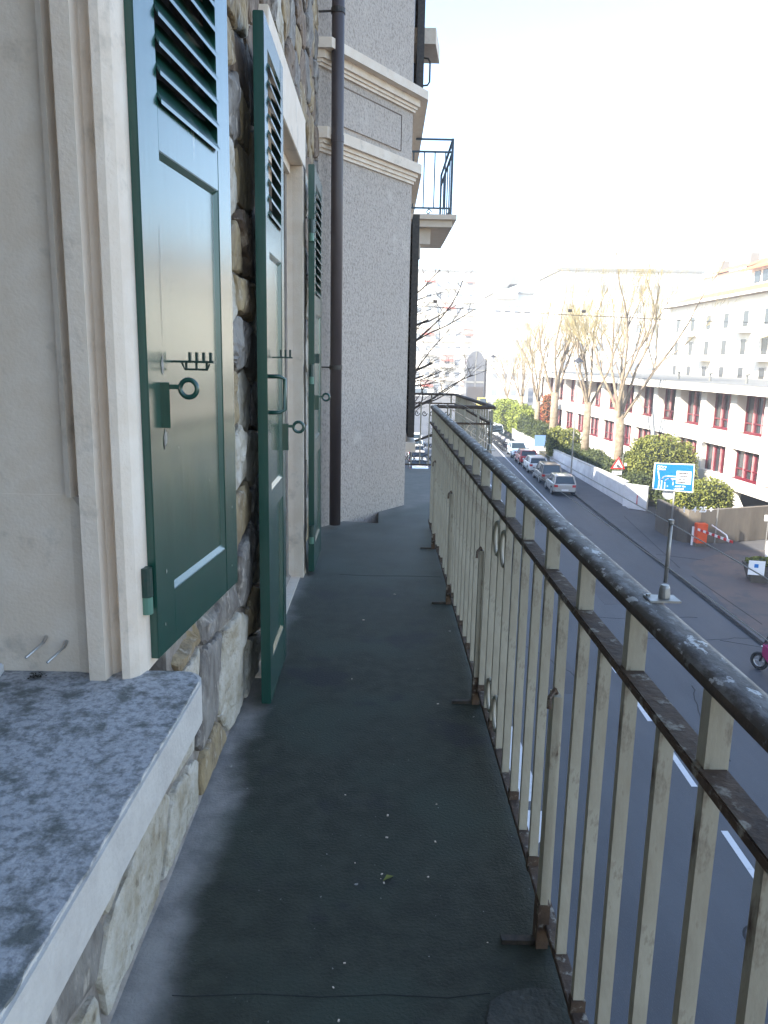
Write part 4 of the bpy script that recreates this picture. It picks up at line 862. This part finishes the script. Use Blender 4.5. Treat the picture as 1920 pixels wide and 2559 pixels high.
def block(name,label,x0,x1,y0,y1,z1,ny,nz,roof='roof_grey',m='facade_far',front=True,bal=0,aw=False,ww=1.3,wh=1.5):
    t=thing(name,label,'building',((x0+x1)/2,y0,GZ)); cx_=(x0+x1)/2; H=z1-GZ
    MB().box(x0-cx_,x1-cx_,0,y1-y0,0,H).build('wall',m,t); MB().box(x0-cx_-.4,x1-cx_+.4,-.4,y1-y0+.4,H+.002,H+.5).build('roof',roof,t)
    W_=x1-x0
    for i in range(nz):
        for j in range(ny):
            xx=x0-cx_+W_*(j+.5)/ny; zz=1.2+(H-2)*(i+.1)/nz
            w=MB().box(xx-ww/2,xx+ww/2,-.06,-.003,zz,zz+wh).build('window','far_glass',t)
            if bal and j%2==bal%2: 
                b_=MB().box(xx-1.9,xx+1.9,-1.3,0,zz-.6,zz-.45).build('balcony_slab',m,t); MB().box(xx-1.9,xx+1.9,-1.3,-1.25,zz-.45,zz+.35).build('parapet',m,b_)
                if aw and (i*3+j)%4==1: MB().add([(xx-1.7,-1.4,zz+1.1),(xx+1.7,-1.4,zz+1.1),(xx+1.7,0,zz+1.6),(xx-1.7,0,zz+1.6)],[(0,1,2,3)]).build('awning','awning_red',b_)
    return t
block('pale_block','wide pale block with a flat roofline behind the bare trees',33.5,60,150,170,18.2,8,7)
block('balconied_block','pale far block with rows of balconies and a few red awnings behind the dark branches',8.5,25,215,235,24.5,6,9,bal=1,aw=True)
block('pale_house','bleached pale house beyond the street lamp at the end of the street',26.5,36,190,205,17,4,6)
MB().add([(-2,-.5,26.0),(2,-.5,26.0),(2,-.5,27.6),(.6,-.5,27.6)],[(0,1,2,3)])
gr=thing('gable_roof','small grey gabled roof peak above the bleached house','roof',(29.5,188.6,25.5-8.0)); MB().add([(-2.6,0,.55),(0,0,.55),(1.0,0,3.4),(2.6,0,3.4),(2.6,0,1.6),(.9,0,1.6),(-2.6,1.4,.55),(0,1.4,.55),(1.0,1.4,3.4),(2.6,1.4,3.4),(2.6,1.4,1.6),(.9,1.4,1.6)],[(0,1,5),(1,4,5),(1,2,3,4),(0,6,7,1),(1,7,8,2),(2,8,9,3),(3,9,10,4),(6,11,7),(7,11,10),(7,10,9,8),(4,10,11,5),(5,11,6,0)]).build('slope','roof_grey',gr)
MB().box(-2.6,2.6,.0,1.4,-1.6,.54).build('gable_wall','facade_far',gr)
block('far_terrace','low pale terrace closing the far end of the square',-5,60,300,312,4.5,16,3)
# arched dark glass facade
ga=thing('arched_glass_building','dark arched glass front at the far end of the street','building',(23.6,195,GZ))
A2=[(-2.2,0)]+[(-2.2,9.5)]+[(2.2*math.cos(R(a)),9.5+2.6*math.sin(R(a))) for a in range(165,0,-15)]+[(2.2,9.5),(2.2,0)]
n_=len(A2); MB().add([(x,0,z) for x,z in A2]+[(x,6,z) for x,z in A2],[tuple(range(n_))[::-1],tuple(range(n_,2*n_))]+[(i,(i+1)%n_,n_+(i+1)%n_,n_+i) for i in range(n_)]).build('glass_front','glass_grey' if 0 else 'far_glass',ga)
MB().box(-.12,.12,-.12,-.01,0,12).box(-2.2,2.2,-.12,-.01,4.3,4.8).box(-2.2,2.2,-.12,-.01,7.4,7.6).build('mullion','roof_grey',ga); MB().box(-1.9,2.0,-.3,-.13,.0,3.4).build('doorway','interior_dark',ga)
pm('arch_glass',(.07,.075,.09),rough=.2); [c_.data.materials.__setitem__(0,MM['arch_glass']) for c_ in ga.children if c_.name.startswith('glass_front')]
# unseen houses added on our side of the street to throw shade farther along
for i,(a,b,zt) in enumerate(((11.2,30,8.45),(30.4,50,7.3),(50.4,68,8.2))):
    t=thing('unseen_house',['first','second','third'][i]+' unseen house added past the bay to shade the left side of the street','building',(-6,a,GZ))
    MB().box(-5,4.6,0,b-a,0,zt-GZ).build('wall','render_cream',t); MB().box(-5.3,5.0,-.1,b-a+.1,zt-GZ+.001,zt-GZ+.4).build('roof','tile_orange',t)
    for fz in range(5):
        for k in range(5): MB().box(4.602,4.66,1.2+k*3.4,2.4+k*3.4,1+fz*3.3,2.9+fz*3.3).build('window','window_glass',t)
# ============================================================ CARS
def loft(rows,close=True):
    mb=MB(); n=len(rows[0])
    for r in rows: mb.v+= [tuple(p) for p in r]
    for i in range(len(rows)-1):
        for j in range(n-1): a=i*n+j; mb.f.append((a,a+1,a+n+1,a+n))
    mb.f.append(tuple(range(n))[::-1]); mb.f.append(tuple((len(rows)-1)*n+j for j in range(n)))
    return mb
def make_car(paint,label,kind='hatch',L=4.1,Wd=1.74,H=1.48):
    t=thing('parked_car',label,'car',group='cars parked along the street'); h=Wd/2
    # rear at y=-L/2, front at +L/2.  (y, width factor, bottom, waist height)
    st=[(-.5,.86,.38,.82),(-.485,.93,.30,.90),(-.40,.99,.24,.94),(-.2,1,.22,.93),(.1,1,.22,.91),(.22,1,.22,.90),(.36,.98,.24,.82),(.46,.93,.28,.72),(.5,.80,.34,.60)]
    rows=[]
    for s,wf,zb_,zw in st:
        y=s*L; w=h*wf; rows.append([(-w*.90,y,zb_),(-w,y,zb_+.12),(-w*1.0,y,(zb_+zw)/2+.05),(-w*.95,y,zw-.03),(-w*.86,y,zw+.01),(0,y,zw+.035),(w*.86,y,zw+.01),(w*.95,y,zw-.03),(w,y,(zb_+zw)/2+.05),(w,y,zb_+.12),(w*.90,y,zb_)])
    loft(rows).build('body',paint,t,smooth=False,bevel=.012,seg=1)
    yr,yr2,yf2,yf={'hatch':(-.475,-.39,.04,.24),'estate':(-.485,-.43,.05,.22),'saloon':(-.42,-.26,.04,.24),'van':(-.495,-.47,.16,.34)}[kind]
    G=[(yr,.90,.90),(yr2,H-.05,.74),((yr2+yf2)/2,H-.015,.745),(yf2,H-.05,.74),(yf,.88,.90)]
    rows=[[(-h*.90,y*L,.86),(-h*w,y*L,z),(h*w,y*L,z),(h*.90,y*L,.86)] if z>1 else [(-h*.90,y*L,.84),(-h*w,y*L,z),(h*w,y*L,z),(h*.90,y*L,.84)] for y,z,w in G]
    loft(rows).build('side_windows','car_glass',t)
    # roof skin and pillars in body colour
    rr_=MB(); 
    q=[(yr2*L-.06,H-.045,h*.74),((yr2+yf2)/2*L,H-.005,h*.75),(yf2*L+.03,H-.045,h*.73)]
    loft([[(-w-.02,y,z-.05),(-w,y,z),(-w*.7,y,z+.025),(w*.7,y,z+.025),(w,y,z),(w+.02,y,z-.05)] for y,z,w in q]).build('roof',paint,t)
    for sx in (-1,1):
        ym=(yr2*.55+yf2*.45)*L
        for a_,b_,w_,t_ in (((sx*h*.90,yr*L,.88),(sx*h*.745,yr2*L,H-.05),.09,.10),((sx*h*.905,yf*L,.87),(sx*h*.745,yf2*L,H-.05),.05,.06),((sx*h*.91,ym,.88),(sx*h*.752,ym,H-.03),.05,.03),((sx*h*.905,yr2*L+.35,.88),(sx*h*.752,yr2*L+.40,H-.03),.07,.03)):
            MB().bar(a_,b_,w_,t_).build('pillar',paint,t)
    # rear window and windscreen slightly proud, bounded by body coloured edges
    def scr(ya,za,wa,yb,zb_,wb,name,dn):
        v=[(-wa,ya,za),(wa,ya,za),(wb,yb,zb_),(-wb,yb,zb_)]; n_=(Vector(v[1])-Vector(v[0])).cross(Vector(v[3])-Vector(v[0])).normalized()*dn
        MB().add([tuple(Vector(p)+n_*.012) for p in v]+[tuple(Vector(p)-n_*.01) for p in v],[(0,1,2,3),(7,6,5,4),(0,4,5,1),(1,5,6,2),(2,6,7,3),(3,7,4,0)]).build(name,'car_glass',t)
    scr(yr*L,.95,h*.78,yr2*L,H-.13,h*.66,'rear_window',1); scr(yf*L,.92,h*.80,yf2*L,H-.10,h*.68,'windscreen',-1)
    for sx in (-1,1):
        for sy in (-.31,.31):
            wx=sx*(h-.09); w_=MB().lathe([(.31,-.10),(.325,-.06),(.325,.06),(.31,.10)],18,(wx,sy*L,.325),'x').build('wheel','tyre',t)
            MB().lathe([(.20,-.012),(.22,.0),(.20,.012)],14,(wx+sx*.098,sy*L,.325),'x').build('rim','rim',w_)
            MB().tube([(sx*(h+.004),sy*L+.37*math.cos(R(a)),.325+.37*math.sin(R(a))) for a in range(0,181,20)],.022,5).build('wheel_arch','black_plastic',t)
        MB().box(min(sx*h*.62,sx*h*.92),max(sx*h*.62,sx*h*.92),-L/2-.012,-L/2+.14,.68,.86).build('tail_light','lamp_red',t,bevel=.01)
        MB().box(min(sx*h*.5,sx*h*.86),max(sx*h*.5,sx*h*.86),L/2-.16,L/2+.006,.52,.66).build('headlight','lamp_clear',t,bevel=.01)
        MB().box(min(sx*h*1.0,sx*(h+.16)),max(sx*h*1.0,sx*(h+.16)),.17*L,.17*L+.09,.92,1.06).build('door_mirror',paint,t,bevel=.015)
        for ys in (-.10,.12): MB().box(sx*(h+.002)-.012,sx*(h+.002)+.012,ys*L,ys*L+.16,.72,.745).build('door_handle',paint,t)
        MB().box(sx*(h-.0)-.006,sx*(h-.0)+.006,.005*L,.005*L+.014,.32,.88).build('door_gap','black_plastic',t)
    MB().box(-h*.84,h*.84,-L/2-.035,-L/2+.1,.34,.52).build('rear_bumper',paint,t,bevel=.02); MB().box(-h*.8,h*.8,L/2-.1,L/2+.03,.28,.46).build('front_bumper','black_plastic',t,bevel=.02)
    MB().box(-.26,.26,-L/2-.046,-L/2-.03,.42,.53).build('number_plate','sign_white',t); MB().box(-.26,.26,L/2+.02,L/2+.04,.34,.45).build('number_plate','sign_white',t)
    return t
def place(t,x,y,rz=0): t.location=(x,y,GZ+.004); t.rotation_euler=(0,0,rz); return t
aR=-math.atan(.0275)
def kc(y): return kx(y)-.88
cars=[('paint_silver','silver hatchback, nearest of the parked row, seen from behind','hatch',59.3,0,4.0,1.52),('paint_grey','grey estate car with roof bars parked second in the row','estate',64.9,0,4.5,1.66),('paint_white','white hatchback parked third in the row','hatch',70.9,0,4.1,1.46),('paint_red','dark red hatchback parked fourth in the row','hatch',76.3,0,4.0,1.46),('paint_lightblue','pale blue saloon with its windscreen towards us, fifth in the row','saloon',82.0,math.pi,4.4,1.48),('paint_white','white small van beyond the motorcycles','van',101,math.pi,4.3,1.8),('paint_white','white car behind the white small van','hatch',106.5,math.pi,4.1,1.5),('paint_silver','last silver car of the row, partly behind the railing','hatch',112,math.pi,4.1,1.5)]
for c_ in cars:
    t=make_car(c_[0],c_[1],c_[2],c_[5],1.76,c_[6]); place(t,kc(c_[3]),c_[3],aR+c_[4])
    if 'roof bars' in c_[1]:
        for sx in (-.55,.55): MB().bar((sx,-1.6,1.69),(sx,.2,1.69),.035).build('roof_bar','black_plastic',t)
for i,(pn,y,lb) in enumerate((('paint_blue',62,'dark blue car nearest on the left side of the street, through the far railing'),('paint_silver',67.5,'silver car on the left side of the street seen through the far railing'),('paint_dark',73,'dark car on the left side of the street seen through the far railing'),('paint_white',78.5,'white car on the left side of the street seen through the far railing'),('paint_lightblue',84,'pale blue car on the left side of the street seen through the far railing'),('paint_white',91,'white car farthest on the left side of the street'))):
    place(make_car(pn,lb,'hatch'),3.3+(y-62)*.028,y,aR)
for pn,u_,v_,kd,rz,lb,L_,H_ in (('paint_white',1047,992,'van',1.3,'white and yellow van crossing the far square beside the dark shutter',5.2,2.3),('paint_dark',1090,980,'hatch',0,'small dark car on the far square',4.2,1.5),('paint_dark',1161,984,'saloon',0,'dark car on the far square next to the arched glass building',4.3,1.5),('paint_yellow',1205,1022,'van',math.pi,'yellow and white van in the distance',5.0,2.3),('paint_white',1243,1032,'van',math.pi,'white van in the sun at the end of the parked row',5.0,2.2)):
    q=oz(u_,v_,GZ); place(make_car(pn,lb,kd,L_,1.9,H_),q.x,q.y,rz)
# motorcycles
def make_bike(paint,label):
    t=thing('motorcycle',label,'motorcycle',group='motorcycles parked at the kerb')
    for y in (-.65,.68): 
        w_=MB().tube(circ((0,y,.31),.26,16),.055,6,closed=True).build('wheel','tyre',t); MB().tube(circ((0,y,.31),.19,12),.015,4,closed=True).bar((0,y-.19,.31),(0,y+.19,.31),.02).bar((0,y,.12),(0,y,.5),.02).build('rim','rim',w_)
    loft([[(-.10,y,z0),(-w,y,z0+.1),(-w,y,z1-.06),(0,y,z1),(w,y,z1-.06),(w,y,z0+.1),(.10,y,z0)] for y,z0,z1,w in ((-.85,.62,.80,.08),(-.5,.5,.84,.15),(-.1,.3,.72,.17),(.1,.28,.60,.16),(.32,.35,.95,.2),(.55,.55,1.02,.14))]).build('fairing',paint,t)
    MB().box(-.14,.14,-.75,.02,.78,.88).build('seat','black_plastic',t,bevel=.03); MB().bar((-.34,.38,1.06),(.34,.38,1.06),.03).bar((0,.66,.31),(0,.40,1.05),.06).build('handlebar','black_plastic',t)
    MB().add([(-.2,.50,1.0),(.2,.50,1.0),(.15,.36,1.38),(-.15,.36,1.38),(-.2,.52,1.0),(.2,.52,1.0),(.15,.38,1.38),(-.15,.38,1.38)],[(0,1,2,3),(7,6,5,4),(0,4,5,1),(2,6,7,3)]).build('windshield','car_glass',t)
    MB().box(-.17,.17,-1.05,-.72,.84,1.14).build('top_box','black_plastic',t,bevel=.03); MB().lathe([(.02,-.02),(.08,0),(.02,.02)],10,(0,.6,.85)).build('headlight','lamp_clear',t)
    for sx in (-1,1): MB().bar((sx*.3,.38,1.06),(sx*.36,.34,1.22),.012).box(sx*.36-.05,sx*.36+.05,.32,.34,1.2,1.27).build('mirror','black_plastic',t)
    return t
bn=['black motorcycle standing first after the pale blue car','grey motorcycle second in the cluster at the kerb','white scooter in the middle of the cluster at the kerb','black scooter in the middle of the motorcycle cluster, beyond the white one','silver motorcycle fifth in the cluster at the kerb','dark motorcycle sixth in the cluster at the kerb','black scooter last in the cluster, next to the white small van']
for i,pn in enumerate(('paint_dark','paint_grey','paint_white','paint_dark','paint_silver','paint_dark','paint_dark')):
    b_=make_bike(pn,bn[i]); b_.location=(kx(87)-1.1,86.4+i*1.55,GZ); b_.rotation_euler=(R(4),0,R(-70+i*4))
b_=make_bike('paint_magenta','magenta scooter by the kerb at the right edge'); q=oz(1926,1690,GZ); b_.location=(q.x+.25,q.y,GZ); b_.rotation_euler=(0,0,R(35))
# orange works cabin at the far square
q=oz(1052,972,GZ); oc=thing('orange_skip_lorry','bright orange works vehicle on the far square behind the branches','lorry',(q.x,q.y,GZ))
MB().box(-1.3,1.6,0,2.2,.6,3.6).build('cab','orange_paint',oc,bevel=.15); MB().box(-1.1,1.4,-.03,0,2.2,3.2).build('windscreen','car_glass',oc); MB().box(1.7,6.0,0,2.2,.8,2.6).build('skip','sign_red',oc,bevel=.1)
for x in (-.7,1.0,4.0): MB().lathe([(.5,-.2),(.5,.2)],16,(0,0,0)).build('wheel','tyre',oc).location=(x,.1,.5)
for o in oc.children:
    if o.name.startswith('wheel'): o.rotation_euler=(R(90),0,0)

# ============================================================ GLARE : air volume added to imitate lens flare
hz=MB().box(-180,440,-80,580,GZ-1.1,30.0).build('veil','hedge_core'); hz['kind']='stuff'; tag(hz,'thin pale added haze filling the air of the street','veil')
hm=bpy.data.materials.new('glare_veil'); hm.use_nodes=True; hn=hm.node_tree; hn.nodes.remove(hn.nodes['Principled BSDF'])
pv_=hn.nodes.new('ShaderNodeVolumePrincipled'); pv_.inputs['Density'].default_value=.0014; pv_.inputs['Color'].default_value=(.93,.95,1,1); pv_.inputs['Anisotropy'].default_value=0
hn.links.new(pv_.outputs[0],hn.nodes['Material Output'].inputs['Volume']); hz.data.materials[0]=hm
